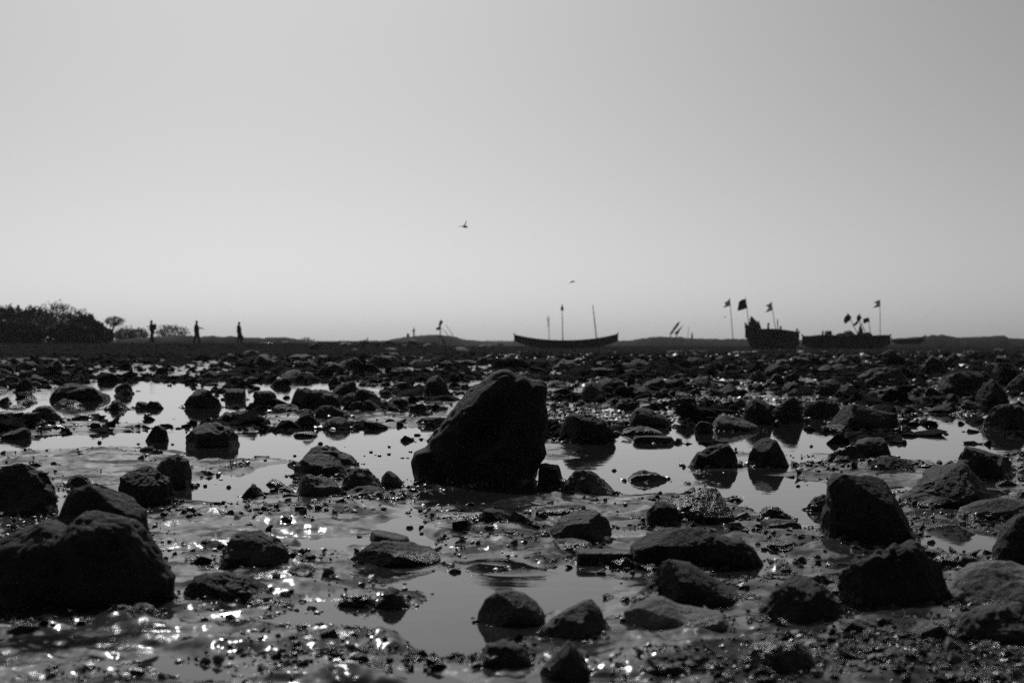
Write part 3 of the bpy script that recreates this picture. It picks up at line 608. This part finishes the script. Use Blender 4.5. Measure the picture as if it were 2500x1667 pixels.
def sample(n, xr, yr, keep):
    px = RNG.uniform(*xr, n); py = RNG.uniform(*yr, n); y = F*CH/(py-HY); x = (px-1250)/F*y; z = ground_z(x, y)
    k = keep(px, py, z); return np.stack([x, y, z], 1)[k], px[k], py[k]
# grit along the shorelines and on the mud bars
pts, px, py = sample(60000, (-300, 2800), (985, 1900), lambda a, b, z: (z > -.004) & (z < .05))
c = clump(pts, 1.3, 3)+.35*clump(pts, 5, 9); k = c > RNG.uniform(.05, .75, len(c)); pts, py = pts[k], py[k]
sz = pts[:, 1]/F*RNG.lognormal(math.log(2.6), .7, len(pts))*np.clip((py-800)/300, .6, 1.3)
scatter('gravel', 'wet glinting grit and small pebbles strewn over the mud bars', pts, np.clip(sz, .0015, .02), .7, PEB)
# skirts of grit round the larger stones
P = []
for (x0, x1, yt, yb, cx, cy, rx, ry) in HERO[:130]:
    for _ in range(int(30+rx*120)):
        a = random.uniform(0, 6.28); g = random.uniform(.95, 1.35); P.append((cx+math.cos(a)*rx*g, cy+math.sin(a)*ry*g))
P = np.array(P); z = ground_z(P[:, 0], P[:, 1]); k = (z > -.022) & (clump(P, 3.0, 8) > -.15); P = np.concatenate([P, z[:, None]], 1)[k]; P[:, 2] = np.maximum(P[:, 2], -.003)
scatter('gravel', 'wet pebbles gathered round the feet of the larger rocks', P, np.clip(P[:, 1]/F*RNG.lognormal(math.log(4.5), .5, len(P)), .002, .05), .75, PEB)
# pale shingle in the right middle distance
pts, px, py = sample(26000, (1180, 2700), (868, 1035), lambda a, b, z: (z > -.005))
c = clump(pts, .35, 12)+.3*clump(pts, 1.2, 2)-.25*sstep(1900, 2500, px); k = c > RNG.uniform(-.25, .5, len(c)); pts, py = pts[k], py[k]
scatter('shingle', 'pale shingle spread across the right middle distance', pts, pts[:, 1]/F*RNG.lognormal(math.log(4.0), .45, len(pts)), .5, SHINGLE)
# low jagged rubble that fills the gaps between the middle-distance rocks
pts, px, py = sample(24000, (-300, 2800), (890, 1085), lambda a, b, z: (z > -.012))
c = clump(pts, .5, 22)+.35*clump(pts, 2, 3)+.2*sstep(1200, 2000, px); k = c > RNG.uniform(-.1, .6, len(c)); pts, py = pts[k], py[k]
scatter('rubble', 'low jagged rubble between the middle-distance rocks', pts, np.minimum(pts[:, 1]/F*RNG.lognormal(math.log(7), .6, len(pts)), .3), .55, RUB, 0, .4, False)
# dark grit and broken stone of the near mud
pts, px, py = sample(34000, (-300, 2800), (1080, 1900), lambda a, b, z: (z > -.003))
c = clump(pts, 1.6, 41)+.5*sstep(1500, 2000, px)*sstep(1380, 1560, py)+.15*sstep(1400, 1900, px); k = c > RNG.uniform(.0, .8, len(c)); pts, py = pts[k], py[k]
scatter('rubble', 'dark broken stone bedded in the near mud', pts, np.minimum(pts[:, 1]/F*RNG.lognormal(math.log(6.5), .6, len(pts)), .05), .6, RUBN, 0, .4, False)
# dark rubble of the far flats
pts, px, py = sample(22000, (-500, 3000), (845, 935), lambda a, b, z: (z > -.02))
k = (clump(pts, .15, 5)+.25*sstep(900, 1600, px)) > RNG.uniform(-.45, .35, len(pts)); pts, py = pts[k], py[k]
scatter('rubble', 'dark rubble covering the far flats', pts, np.minimum(pts[:, 1]/F*RNG.lognormal(math.log(6.5), .6, len(pts)), np.interp(pts[:, 1], [40, 70, 110], [.5, .22, .06])), .5, RUB, 0, .38, False)

# ------------------------------------------------------------------ far land
def ridge(name, label, prof, dist, depth, rough=.12, mat=None, kind='structure', cat=None):
    pr = np.array(prof, float); xs = np.arange(pr[0, 0], pr[-1, 0]+.1, 2.5); yt = np.interp(xs, pr[:, 0], pr[:, 1])
    top = CH-(yt-HY)*dist/F; wx = (xs-1250)/F*dist
    vs = np.linspace(-1, 1, 13); rows = []
    for vv in vs:
        hgt = (1-abs(vv)**2.2); yy = dist+vv*depth/2+np.zeros_like(wx)
        nz = fbm(np.stack([wx*.9, yy*.5, yy*0+dist], 1), 4)
        zz = -.3+(top+.3)*hgt+rough*nz*(.35+.65*hgt); rows.append(np.stack([wx*(1+vv*depth/2/dist), yy, zz], 1))
    V = np.concatenate(rows); n, m = len(vs), len(wx); idx = np.arange(n*m).reshape(n, m)
    q = np.stack([idx[:-1, :-1], idx[:-1, 1:], idx[1:, 1:], idx[1:, :-1]], -1).reshape(-1, 4)
    return tag(mesh_obj(name, V, q, mat or DUNE), label, cat, None, kind)
DUNE = plain('dune', .022, .9, .05, 1.2)
ridge('hills', 'low dark scrubby bank behind the three walkers', [(250,836),(330,826),(375,822),(440,820),(480,820),(540,821),(560,822),(600,824),(640,825),(675,823),(705,825),(735,829),(755,834),(775,838)], 150, 8, .16)
ridge('hills', 'rounded dune with a figure and furled flags on it', [(900,839),(925,836),(940,832),(960,827),(990,823),(1015,820),(1050,817),(1075,817),(1100,820),(1115,823),(1130,828),(1160,831),(1190,834),(1215,838)], 270, 16, .10)
ridge('hills', 'low dune line behind the canoe', [(1230,838),(1260,834),(1370,831),(1430,831),(1510,832),(1540,831),(1570,825),(1610,822),(1650,823),(1680,825),(1700,827),(1740,827),(1790,828),(1830,828),(1900,830),(1980,832),(2000,838)], 230, 14, .18)
ridge('hills', 'rounded dune at far right', [(2150,838),(2180,827),(2220,824),(2260,821),(2280,817),(2300,817),(2320,821),(2335,823),(2345,830),(2360,838)], 210, 14, .12)
ridge('hills', 'flat-topped bank at the far right edge', [(2318,838),(2326,825),(2350,823),(2400,822),(2430,819.5),(2452,819),(2462,825),(2490,826),(2560,827),(2700,825)], 215, 14, .08)
ridge('hills', 'faint distant shoreline along the horizon', [(-600,829),(0,830),(300,831),(700,833.5),(900,832),(1250,832.5),(1700,831),(2200,829),(2700,829),(3200,829)], 800, 60, .5)

# trees
def leaves(n, centre, rad, size, seed, shell=.35, gaps=.15):
    rs = np.random.default_rng(seed); d = rs.normal(size=(n*2, 3)); d /= np.linalg.norm(d, axis=1)[:, None]
    r = rs.uniform(shell, 1, n*2)**.6; lob = 1+.44*fbm(d*2.8+seed, 4)
    p = d*(r*lob)[:, None]
    k = fbm(p*2.6+seed*3.1, 2) > -gaps*2+rs.uniform(-.2, .2, n*2)
    p = (p[k]*np.array(rad)+np.array(centre))[:n]; n = len(p)
    a = rs.normal(size=(n, 3)); a /= np.linalg.norm(a, axis=1)[:, None]; b = np.cross(a, rs.normal(size=(n, 3))); b /= np.linalg.norm(b, axis=1)[:, None]
    s = size*rs.uniform(.6, 1.4, (n, 1))
    V = np.stack([p-a*s, p-b*s*.45, p+a*s, p+b*s*.45], 1).reshape(-1, 3); return V, np.arange(4*n).reshape(-1, 4)
def tree(px, ytop, ybase, wpx, dist, label, n=2600, leaf=.11, seed=0, mat='leaf', gaps=.15, crown0=.15, lean=0, group=None, name='tree'):
    x, y, z0 = at(px, ybase, dist); H = (ybase-ytop)*dist/F; R = wpx/2*dist/F
    t = empty(name, (x, y, z0)); tag(t, label, 'tree' if name == 'tree' else 'bush', group)
    rs = random.Random(seed); m = MB(); top = Vector((lean*H, 0, H*.8))
    m.tube([(0, 0, -.3), top*.35+Vector((rs.uniform(-.1, .1), 0, 0)), top*.7, top], [.05*H*.6, .035*H*.6, .022*H*.6, .01*H*.6], 7)
    for k in range(9):
        s = rs.uniform(.3, .85); b = top*s; an = rs.uniform(0, 6.28)
        e = Vector((lean*H*.6+math.cos(an)*R*rs.uniform(.5, .95), math.sin(an)*R*.8, H*rs.uniform(max(.35, crown0+.1), .95)))
        m.tube([b, b.lerp(e, .5)+Vector((0, 0, .04*H)), e], [.016*H*.6, .010*H*.6, .004*H], 5)
    m.build('trunk', M['bark'], t)
    cz = H*(crown0+1)/2
    V, q = leaves(n, (lean*H, 0, cz), (R, R*.8, H*(1-crown0)/2*1.05), leaf, seed, gaps=gaps)
    mesh_obj('crown', V, q, M[mat], t, smooth=False)
    return t
tl = [(-80,748,838,150,150,'dense tree cut off by the left edge of the shore wood'),(10,754,838,120,140,'dense low-crowned tree at the left edge of the shore wood'),(70,756,838,110,146,'broad dark tree second from the left edge in the shore wood'),
 (138,735,838,96,158,'feathery open-crowned tree rising highest in the shore wood'),(120,768,838,110,138,'squat dark tree in front of the feathery tallest one'),(180,755,838,90,148,'dark tree right of the feathery tallest one'),(200,770,838,76,142,'sloping-crowned tree near the right end of the shore wood'),
 (224,784,838,56,140,'low dark tree ending the shore wood at right'),(95,754,838,70,152,'uneven tree top just left of the feathery tallest one'),(40,782,838,130,134,'low dense thicket tree at the foot of the shore wood'),(165,790,838,110,134,'low dense thicket tree below the sloping-crowned one')]
for i, (px, yt, yb, w, dist, lab) in enumerate(tl):
    fe = 'feathery' in lab
    tree(px, yt, yb, w, dist, lab, n=2600 if fe else 7000, leaf=.10 if fe else .2, seed=20+i, gaps=.0 if fe else .3, crown0=.25 if fe else .02, group='trees of the shore wood')
tree(268, 772, 838, 46, 150, 'small umbrella-crowned tree leaning clear of the shore wood', n=700, leaf=.10, seed=51, crown0=.62, gaps=.1, lean=.17)
tree(258, 800, 838, 46, 145, 'low dark bush under the umbrella-crowned tree', n=1400, leaf=.14, seed=52, crown0=.0, gaps=.3, name='bush')
tree(305, 799, 838, 60, 160, 'arching pale bush right of the umbrella-crowned tree', n=1700, leaf=.11, seed=53, crown0=.0, mat='leaf_pale', gaps=.2, name='bush')
tree(340, 801, 838, 50, 165, 'pale rounded bush just left of the walker with a backpack', n=1500, leaf=.11, seed=54, crown0=.0, mat='leaf_pale', gaps=.2, name='bush')
tree(420, 794, 832, 86, 190, 'grey dome-shaped bush between the first two walkers', n=1900, leaf=.12, seed=55, crown0=.0, mat='leaf_pale', gaps=.12, name='bush')
tree(745, 823, 838, 26, 170, 'wispy little shrub at the right end of the scrubby bank', n=140, leaf=.10, seed=56, crown0=.1, gaps=0, name='bush')
tree(762, 827, 838, 14, 170, 'tiniest sparse shrub right of the wispy one', n=60, leaf=.09, seed=57, crown0=.1, gaps=0, name='bush')

# ------------------------------------------------------------------ people
def person_mat(name, top, legs, skin):
    m, t, b, o = mat_base(name); tc = N(t, 'ShaderNodeTexCoord').outputs['Object']; s = N(t, 'ShaderNodeSeparateXYZ'); t.links.new(tc, s.inputs[0])
    a = ramp(t, s.outputs[2], .90, .92, legs, top); r2 = ramp(t, s.outputs[2], 1.44, 1.46, 0, 1)
    mx = N(t, 'ShaderNodeMix'); t.links.new(r2, mx.inputs[0]); t.links.new(a, mx.inputs[2]); mx.inputs[3].default_value = skin; t.links.new(mx.outputs[0], b.inputs['Base Color']); b.inputs['Roughness'].default_value = .85; b.inputs['Specular IOR Level'].default_value = .15
    return m
PM = [person_mat('clothes_a', .02, .015, .06), person_mat('clothes_b', .03, .02, .06), person_mat('clothes_c', .025, .02, .06)]
def person(px, yb, hpx, label, face=1, stride=.18, armf=(.28, 1.12), armb=(-.12, .86), lean=.04, mat=0, tall=1.72, rz=0.0, skirt=0):
    dist = tall*F/hpx; x, y, z0 = at(px, yb, dist); k = tall/1.72
    e = empty('person', (x, y, z0), rz); e.scale = (k*face, k, k); tag(e, label, 'person', None)
    V = []; E = []; R = []
    def add(p, r, parent=None):
        V.append(p); R.append(r); i = len(V)-1
        if parent is not None: E.append((parent, i))
        return i
    pel = add((0, 0, .95), (.13, .11)); w = add((lean*.4, 0, 1.12), (.125, .095), pel); ch = add((lean, 0, 1.32), (.15, .11), w); nk = add((lean+.01, 0, 1.47), (.06, .06), ch)
    hd = add((lean+.035, 0, 1.58), (.085, .09), nk); tp = add((lean+.03, 0, 1.66), (.075, .08), hd); add((lean+.115, 0, 1.585), (.018, .018), hd)
    for sgn, sx in ((1, stride), (-1, -stride)):
        hp = add((0, .085*sgn, .88), (.095, .09), pel); kn = add((sx*.55+.04, .09*sgn, .48), (.062, .06), hp)
        an = add((sx*(1 if sx > 0 else 1.3), .09*sgn, .09), (.042, .042), kn); ft = add((sx*(1 if sx > 0 else 1.3)+.15, .1*sgn, .04), (.04, .03), an)
    for sgn, (hx, hz) in ((1, armf), (-1, armb)):
        sh = add((lean, .19*sgn, 1.38), (.058, .058), ch)
        el = add((lean+(hx-lean)*.35-.05, .23*sgn, 1.38-(1.38-hz)*.62-.03), (.042, .042), sh); wr = add((hx, .2*sgn, hz), (.030, .030), el)
        dx, dz = hx-V[el][0], hz-V[el][2]; L = math.hypot(dx, dz); dx, dz = dx/L, dz/L
        pm_ = add((hx+dx*.06, .2*sgn, hz+dz*.06), (.034, .02), wr)
        for j, (off, ln) in enumerate(((-.03, .07), (-.01, .085), (.01, .08), (.028, .062))):
            k1 = add((hx+dx*(.06+ln*.6)-dz*off, .2*sgn, hz+dz*(.06+ln*.6)+dx*off), (.009, .009), pm_); add((hx+dx*(.05+ln)-dz*off-.01, .2*sgn-.012*sgn, hz+dz*(.05+ln)+dx*off-.012), (.008, .008), k1)
        th = add((hx+dx*.05-dz*.045, .2*sgn-.03*sgn, hz+dz*.05+dx*.045), (.010, .010), wr)
    me = bpy.data.meshes.new('body'); me.from_pydata(V, E, []); me.materials.append(PM[mat]); o = bpy.data.objects.new('body', me); C.objects.link(o); o.parent = e
    sk = o.modifiers.new('skin', 'SKIN'); sk.use_smooth_shade = True
    for i, r in enumerate(R): k2 = 1.15 if i in (3, 4, 5, 6) or r[0] < .04 else (2.2 if i < 3 else 1.75); me.skin_vertices[0].data[i].radius = (r[0]*k2, r[1]*k2)
    me.skin_vertices[0].data[0].use_root = True
    sb = o.modifiers.new('sub', 'SUBSURF'); sb.levels = 1; sb.render_levels = 2
    d, f = ICO[2]; hv = d*np.array([.1, .092, .085])+np.array([lean+.015, 0, 1.655]); hv[:, 2] = np.maximum(hv[:, 2], 1.60); mesh_obj('hair', hv, f, M['hair'], e)
    return e, dist
p1, dd1 = person(372, 836, 54, 'walker with a backpack, facing left, leftmost of the three', face=-1, stride=.10, armf=(.36, 1.22), armb=(.20, 1.02), lean=.06, mat=0)
v, f = rock_shape(.24, .46, .34, 'block', 3, 77, rough=.3, cuts=0, sink=.02, boxy=3); v = v+np.array([-.19, 0, 1.0]); mesh_obj('backpack', v, f, M['leather'], p1)
person(480, 837, 54, 'walker reaching one arm forward, in the middle of the three', face=1, stride=.17, armf=(.40, 1.12), armb=(.02, .90), lean=-.02, mat=1)
p3, dd3 = person(584, 836, 50, 'walker carrying a low bag, rightmost of the three', face=1, stride=.12, armf=(.10, .84), armb=(.20, .80), lean=-.03, mat=2)
x, y, z = at(592, 822, dd3); v, f = rock_shape(.34, .38, .2, 'dome', 3, 78, rough=.3, cuts=0, sink=.1)
o = mesh_obj('bag', v, f, M['leather']); o.location = (x-.02, y-.22, z-.22); tag(o, 'dark bag hanging from the hand of the rightmost walker', 'bag')
person(1010, 821, 22, 'small far figure standing on the rounded dune', face=1, stride=.05, armf=(.25, 1.15), armb=(-.2, 1.1), mat=0)
person(897, 838, 15.5, 'tiniest distant figure standing on the flat left of the rounded dune', face=1, stride=.04, armf=(.05, .85), armb=(-.05, .85), mat=0)

# ------------------------------------------------------------------ boats
def hull(parent, L, B, sheer, keel, hz, mat, n=28, xs0=0.0, flare=.75, thick=.05):
    """loft along x; sheer(u), keel(u), plan(u) for u in -1..1"""
    outer = []; inner = []
    for i in range(n+1):
        u = -1+2*i/n; x = xs0+u*L/2; b = B/2*max(.02, (1-abs(u)**2.6))**.75; zs = sheer(u); zk = keel(u)
        sec = []; sec_i = []
        for j in range(-6, 7):
            t = abs(j)/6; s = 1 if j > 0 else -1
            yy = b*(t**.6)*(.25+.75*t) if j else 0; zz = zk+(zs-zk)*t**1.5
            sec.append((x, s*yy if j else 0, zz)); sec_i.append((x, (s*max(0, yy-thick) if j else 0), zz if t == 1 else zz+thick))
        outer.append(sec); inner.append(sec_i)
    m = MB(); m.grid(outer); m.grid([r[::-1] for r in inner]); m.build('hull', mat, parent)
    g = MB()
    for s in (0, -1): g.tube([Vector(r[s])+Vector((0, 0, .02)) for r in outer], .06, 6)
    g.build('gunwale', M['rim'], parent)
    st = MB()
    for e in (0, -1):
        r = outer[e]; st = MB(); st.tube([Vector(r[6])-Vector((0, 0, .05)), Vector(r[0]), Vector(r[0])+Vector((.12*(-1 if e == 0 else 1), 0, .22))], [.09, .10, .07], 6); st.build('stem_post', M['rim'], parent)
    return outer
# long open canoe
D = 163; x, y, z = at(1382, 852, D); cn = empty('canoe', (x, y, z)); tag(cn, 'long open wooden canoe with upswept ends on the far shore', 'boat')
L = 250*D/F
out = hull(cn, L, 2.2, lambda u: .95+ .68*abs(u)**2.2+(.04*u), lambda u: .05+.85*abs(u)**3.2, 0, M['wood'])
for k, u in enumerate((-.5, -.1, .3, .6)): MB().box((u*L/2, 0, .92), (.25, 1.7, .06)).build('thwart', M['rim'], cn)
# boat with a high stem and four posts
D2 = 150; x, y, z = at(1885, 854, D2); b2 = empty('fishing_boat', (x, y, z), 0); tag(b2, 'high-sided fishing boat with posts and a heaped bow, between two pale flags', 'boat')
px2 = D2/F
out2 = hull(b2, 128*px2, 2.6, lambda u: (49.5-8*max(0, u)**1.3+12*max(0, -u-.7)/.3)*px2, lambda u: .02+((max(0, -u-.7)/.3)**1.4*30+(max(0, u-.85)/.15)*12)*px2, 0, M['tarred'])
def post(parent, px, y0, y1, r=.13, cx=1885, base=854, pp=px2):
    MB().tube([((px-cx)*pp, .1, (base-y0)*pp), ((px-cx)*pp, .1, (base-y1)*pp*.6+(base-y0)*pp*.4), ((px-cx)*pp+.03, .1, (base-y1)*pp)], [r, r*.75, r*.9], 7).build('post', M['rim'], parent)
for a in ((1876, 806, 788), (1906, 808, 796), (1946, 814, 802), (1821, 800, 789)): post(b2, *a)
MB().tube([((1899-1885)*px2, 0, (854-812)*px2), ((1898-1885)*px2, 0, (854-779)*px2)], .05, 6).build('mast', M['rim'], b2)
for i, (pa, y0, y1, w) in enumerate(((1838, 810, 771, 24), (1850, 810, 783, 20))):
    v, f = rock_shape(w*px2, (y0-y1)*px2, .8, 'jag' if i else 'dome', 3, 140+i, rough=1.2, cuts=2, sink=.1); o = mesh_obj('net_heap', v, f, M['bundle']); o.location = at(pa, y0, D2); o.location.y += .05
    tag(o, ('tall' if i == 0 else 'short')+' wrapped heap standing in the bow of the high-sided fishing boat', 'bundle')
# low wide boat with cargo
D3 = 156; px3 = D3/F; x, y, z = at(2066, 852, D3); b3 = empty('fishing_boat', (x, y, z)); tag(b3, 'low flat-topped boat heaped with gear under dark diamond flags', 'boat')
hull(b3, 212*px3, 3.0, lambda u: (33-1.5*abs(u)+1.2*math.sin(u*9))*px3, lambda u: .02+.8*max(0, abs(u)-.8)*3, 0, M['tarred'])
MB().box((0, 0, 31*px3), (196*px3, 2.3, .06)).build('deck', M['tarred'], b3)
post(b3, 2005, 820, 808, .12, 2062, 852, px3)
for i, (pa, y0, y1, w, pf, lb) in enumerate(((2022, 820, 806, 18, 'block', 'boxy bundle beside the post on the low flat-topped boat'), (2052, 820, 812, 26, 'low', 'low bundle left of the cargo heap on the low boat'), (2072, 820, 805, 34, 'jag', 'humped cargo heap amidships on the low flat-topped boat'), (2118, 820, 810, 26, 'low', 'low bundle under the square dark flag'), (2101, 820, 790, 16, 'peak', 'tall wrapped bundle below the dark diamond flags'))):
    v, f = rock_shape(w*px3, (y0-y1)*px3, 1.0, pf, 3, 160+i, rough=1.3, cuts=3, sink=.15); o = mesh_obj('cargo_bundle', v, f, M['bundle']); o.location = at(pa, y0+.5, D3); tag(o, lb, 'bundle')
# small pale-prowed skiff at far right, seen end on
D4 = 205; px4 = D4/F; x, y, z = at(2218, 841, D4-6); b4 = empty('skiff', (x, y, z)); tag(b4, 'small skiff with a pale upturned prow at far right', 'boat')
hull(b4, 78*px4, 1.6, lambda u: (12+8*max(0, u)**2)*px4, lambda u: .03+.8*max(0, abs(u)-.7)*2, 0, M['wood'])
MB().tube([(34*px4, -.3, 11*px4), (39*px4, -.2, 15*px4), (40*px4, 0, 20*px4)], [.16, .16, .1], 6).build('prow_cap', M['paint_pale'], b4)

# ------------------------------------------------------------------ poles and flags
def wave_flag(parent, poly, mat, name='flag'):
    m = MB(); m.plate(poly, (0, .03, 0)); return m.build(name, mat, parent, smooth=False)
def flagpole(name, label, dist, base, top, flag=None, pale=True, r=.035, cat='flag', bend=0):
    bx, by, bz = at(base[0], base[1], dist); e = empty(name, (bx, by, bz-.1)); tag(e, label, cat)
    k = dist/F; tx, tz = (top[0]-base[0])*k, (base[1]-top[1])*k
    MB().tube([(0, 0, 0), (tx*.5+bend, 0, tz*.5+.1), (tx, 0, tz+.1)], [r*1.2, r, r*.7], 6).build('pole', M['pole'], e)
    if flag:
        # flag outline in px relative to the pole base, woven as a gently waved sheet
        pts = [((u-base[0])*k, .05*math.sin((u-base[0])*.7), (base[1]-v_)*k+.1) for u, v_ in flag]
        wave_flag(e, pts, M['cloth_pale'] if pale else M['cloth_dark'])
    return e
flagpole('flagpole', 'pale ragged flag on a tall pole, leftmost of the flags', 158, (1789.5,829), (1781.5,727), [(1782,728),(1776,735),(1768,739),(1772,743),(1766,751),(1775,749),(1784,746)])
flagpole('flagpole', 'large dark square flag leaning over the bow of the high-sided boat', 149, (1830,808), (1820,724), [(1820,730),(1811,731),(1804,737),(1800,759),(1810,757),(1825,752)], False)
flagpole('flagpole', 'pale swallow-tailed flag behind the high-sided boat', 160, (1895,812), (1883,736), [(1884,737),(1876,743),(1869,745),(1877,751),(1868,763),(1878,760),(1886,757)])
flagpole('flagpole', 'pale notched flag on an upright pole, rightmost of the flags', 158, (2149,829), (2148.5,731), [(2148.5,732),(2139,735),(2134,738),(2141,742),(2131,752),(2140,750),(2149,749)])
flagpole('flagpole', 'dark diamond flag, left one on the low flat-topped boat', 155, (2096,818), (2068,764), [(2071,765),(2079,774),(2076,781),(2064,791),(2059,783),(2062,775)], False)
flagpole('flagpole', 'dark diamond flag, middle one on the low flat-topped boat', 155.5, (2102,818), (2098,765), [(2098,766),(2104,776),(2098,784),(2092,792),(2084,797),(2081,793),(2092,784),(2091,774)], False)
flagpole('flagpole', 'small square dark flag, right one on the low flat-topped boat', 155, (2125,818), (2121,774), [(2121,775),(2108,778),(2107,782),(2109,790),(2123,785)], False)
flagpole('pole', 'thin leaning bare rod between the middle and right dark flags', 155.3, (2116,818), (2102,786), None, cat='pole')
# poles behind the canoe
e = flagpole('pole', 'upright pole with a round lantern-like ball on top behind the canoe', 170, (1374,834), (1372.5,757), None, cat='pole', r=.05)
v, f = rock_shape(7.5*170/F, 11*170/F, 7.5*170/F, 'dome', 3, 9, rough=.2, cuts=0, sink=.0); v[:, 2] *= 1; b = mesh_obj('ball', v, f, M['rim'], e); b.location = (-1.5*170/F, 0, (834-755.5)*170/F)
MB().tube([(-1.5*170/F, 0, (834-746)*170/F), (-1.5*170/F, 0, (834-741)*170/F)], .05, 6).build('finial', M['rim'], e)
flagpole('pole', 'bare pole leaning left above the right half of the canoe', 170, (1457.5,834), (1447,744), None, cat='pole', r=.06)
e = flagpole('pole', 'thin pole topped by a wispy grey tuft behind the canoe', 172, (1341,834), (1339,772), None, cat='pole', r=.035)
kk = 172/F; m = MB(); rs = random.Random(4)
for i in range(34):
    a = rs.uniform(-1, 1); b0 = Vector((-2*kk, 0, (834-rs.uniform(774, 796))*kk)); m.tube([b0, b0+Vector((a*6*kk, rs.uniform(-.2, .2), rs.uniform(-4, 14)*kk))], [.012, .004], 4)
m.build('tuft', M['pole'], e)
# furled flags on crossed sticks, right of the canoe
flagpole('furled_flag', 'long furled flag on a slanting stick right of the canoe', 175, (1632,826), (1660,784), [(1660,784),(1657,793),(1648,805),(1636,817),(1634,816),(1645,800),(1653,789)], False)
flagpole('furled_flag', 'shorter furled flag on a slanting stick, right of the long one', 176, (1646,828), (1667,794), [(1667,794),(1659,807),(1652,818),(1649,818),(1650,813),(1643,814),(1654,807)], False)
flagpole('pole', 'faint thin stick right of the furled flags', 200, (1679,826), (1681,797), None, cat='pole', r=.03)
flagpole('pole', 'short stout stake right of the furled flags', 200, (1689.5,827), (1689.5,812), None, cat='pole', r=.12)
# dark flags and sticks on the rounded dune
flagpole('flagpole', 'upper dark crumpled flag on the rounded dune', 268, (1075,820), (1077,780), [(1077,780),(1082,787),(1077,792),(1072,799),(1071,793),(1073,785)], False, r=.06)
flagpole('flagpole', 'lower dark rounded flag on the rounded dune', 268.5, (1075,820), (1074,795), [(1076,797),(1077,803),(1070,806),(1065,805),(1064,801),(1068,799)], False, r=.06)
flagpole('pole', 'slanting stick right of the dune flags, nearer one', 268, (1096,820), (1079,801), None, cat='pole', r=.05)
flagpole('pole', 'long slanting stick at the right end of the dune', 267, (1107,820), (1088,792), None, cat='pole', r=.05)
flagpole('stake', 'stubby stake left of the figure on the rounded dune', 269, (996,823), (996,814), None, cat='stake', r=.25)

# ------------------------------------------------------------------ birds
def bird(px, py, dist, label, body, wings, th=.5):
    x, y, z = at(px, py, dist); e = empty('bird', (x, y, z)); tag(e, label, 'bird', None); k = dist/F
    P = lambda u, v_, d=0: Vector(((u-px)*k, d, (py-v_)*k))
    m = MB(); b0, b1 = P(*body[0]), P(*body[1]); d = b1-b0
    m.tube([b0, b0+d*.2, b0+d*.5, b0+d*.75, b0+d*.9, b1], [.01, .03, .055, .05, .04, .008], 8).build('body', M['feather'], e)
    for i, w in enumerate(wings):
        m = MB(); rows = []
        for (u, v_, ch, dp) in w:
            c = P(u, v_, dp*dist/80); rows.append([c+Vector((-ch*.5*k*.5, -ch*.6*k, 0)), c+Vector((0, 0, .012)), c+Vector((ch*.5*k*.5, ch*.6*k, 0)), c+Vector((0, 0, -.012))])
        m.grid(rows, True).build('wing', M['feather'], e)
    return e
bird(1134, 551, 70, 'larger bird with one wing raised, high above the tallest boulder', ((1128,553.5),(1142,554)),
     [[(1133,551.5,5,0),(1136,546,5,.1),(1139,538,1.5,.2)],[(1134,551.5,5,0),(1127,553.2,3.5,-.25),(1119,555.5,1,-.45)]])
bird(1397, 688, 90, 'smaller bird gliding low above the ball-topped pole', ((1392,688.5),(1402,687)),
     [[(1397,686.6,3.5,0),(1393,689.5,3,-.2),(1389.5,694,1,-.3)],[(1397,686.6,3.5,0),(1402,686.6,2.5,.25),(1406.5,687.3,.8,.5)]])
bird(1770.5, 774, 160, 'tiny speck of a bird below the leftmost pale flag', ((1767,773.5),(1772.5,774)), [[(1770,773.5,3,0),(1768,772,2,-.3),(1766.5,772.5,.8,-.5)],[(1770,773.5,3,0),(1772,773,2,.2),(1774,774,.8,.5)]])

# ------------------------------------------------------------------ sea haze
def haze():
    m = bpy.data.materials.new('haze'); m.use_nodes = True; t = m.node_tree; t.nodes.clear()
    o = N(t, 'ShaderNodeOutputMaterial'); v = N(t, 'ShaderNodeVolumePrincipled'); v.inputs['Color'].default_value = (.95, .95, .95, 1); v.inputs['Density'].default_value = HAZE; v.inputs['Anisotropy'].default_value = .3
    t.links.new(v.outputs[0], o.inputs['Volume'])
    b = MB().box((0, 0, 9.5), (4200, 4200, 23)); h = b.build('haze', m, smooth=False); tag(h, 'thin pale sea haze over the shore', None, None, 'stuff')
HAZE = .00013
haze()
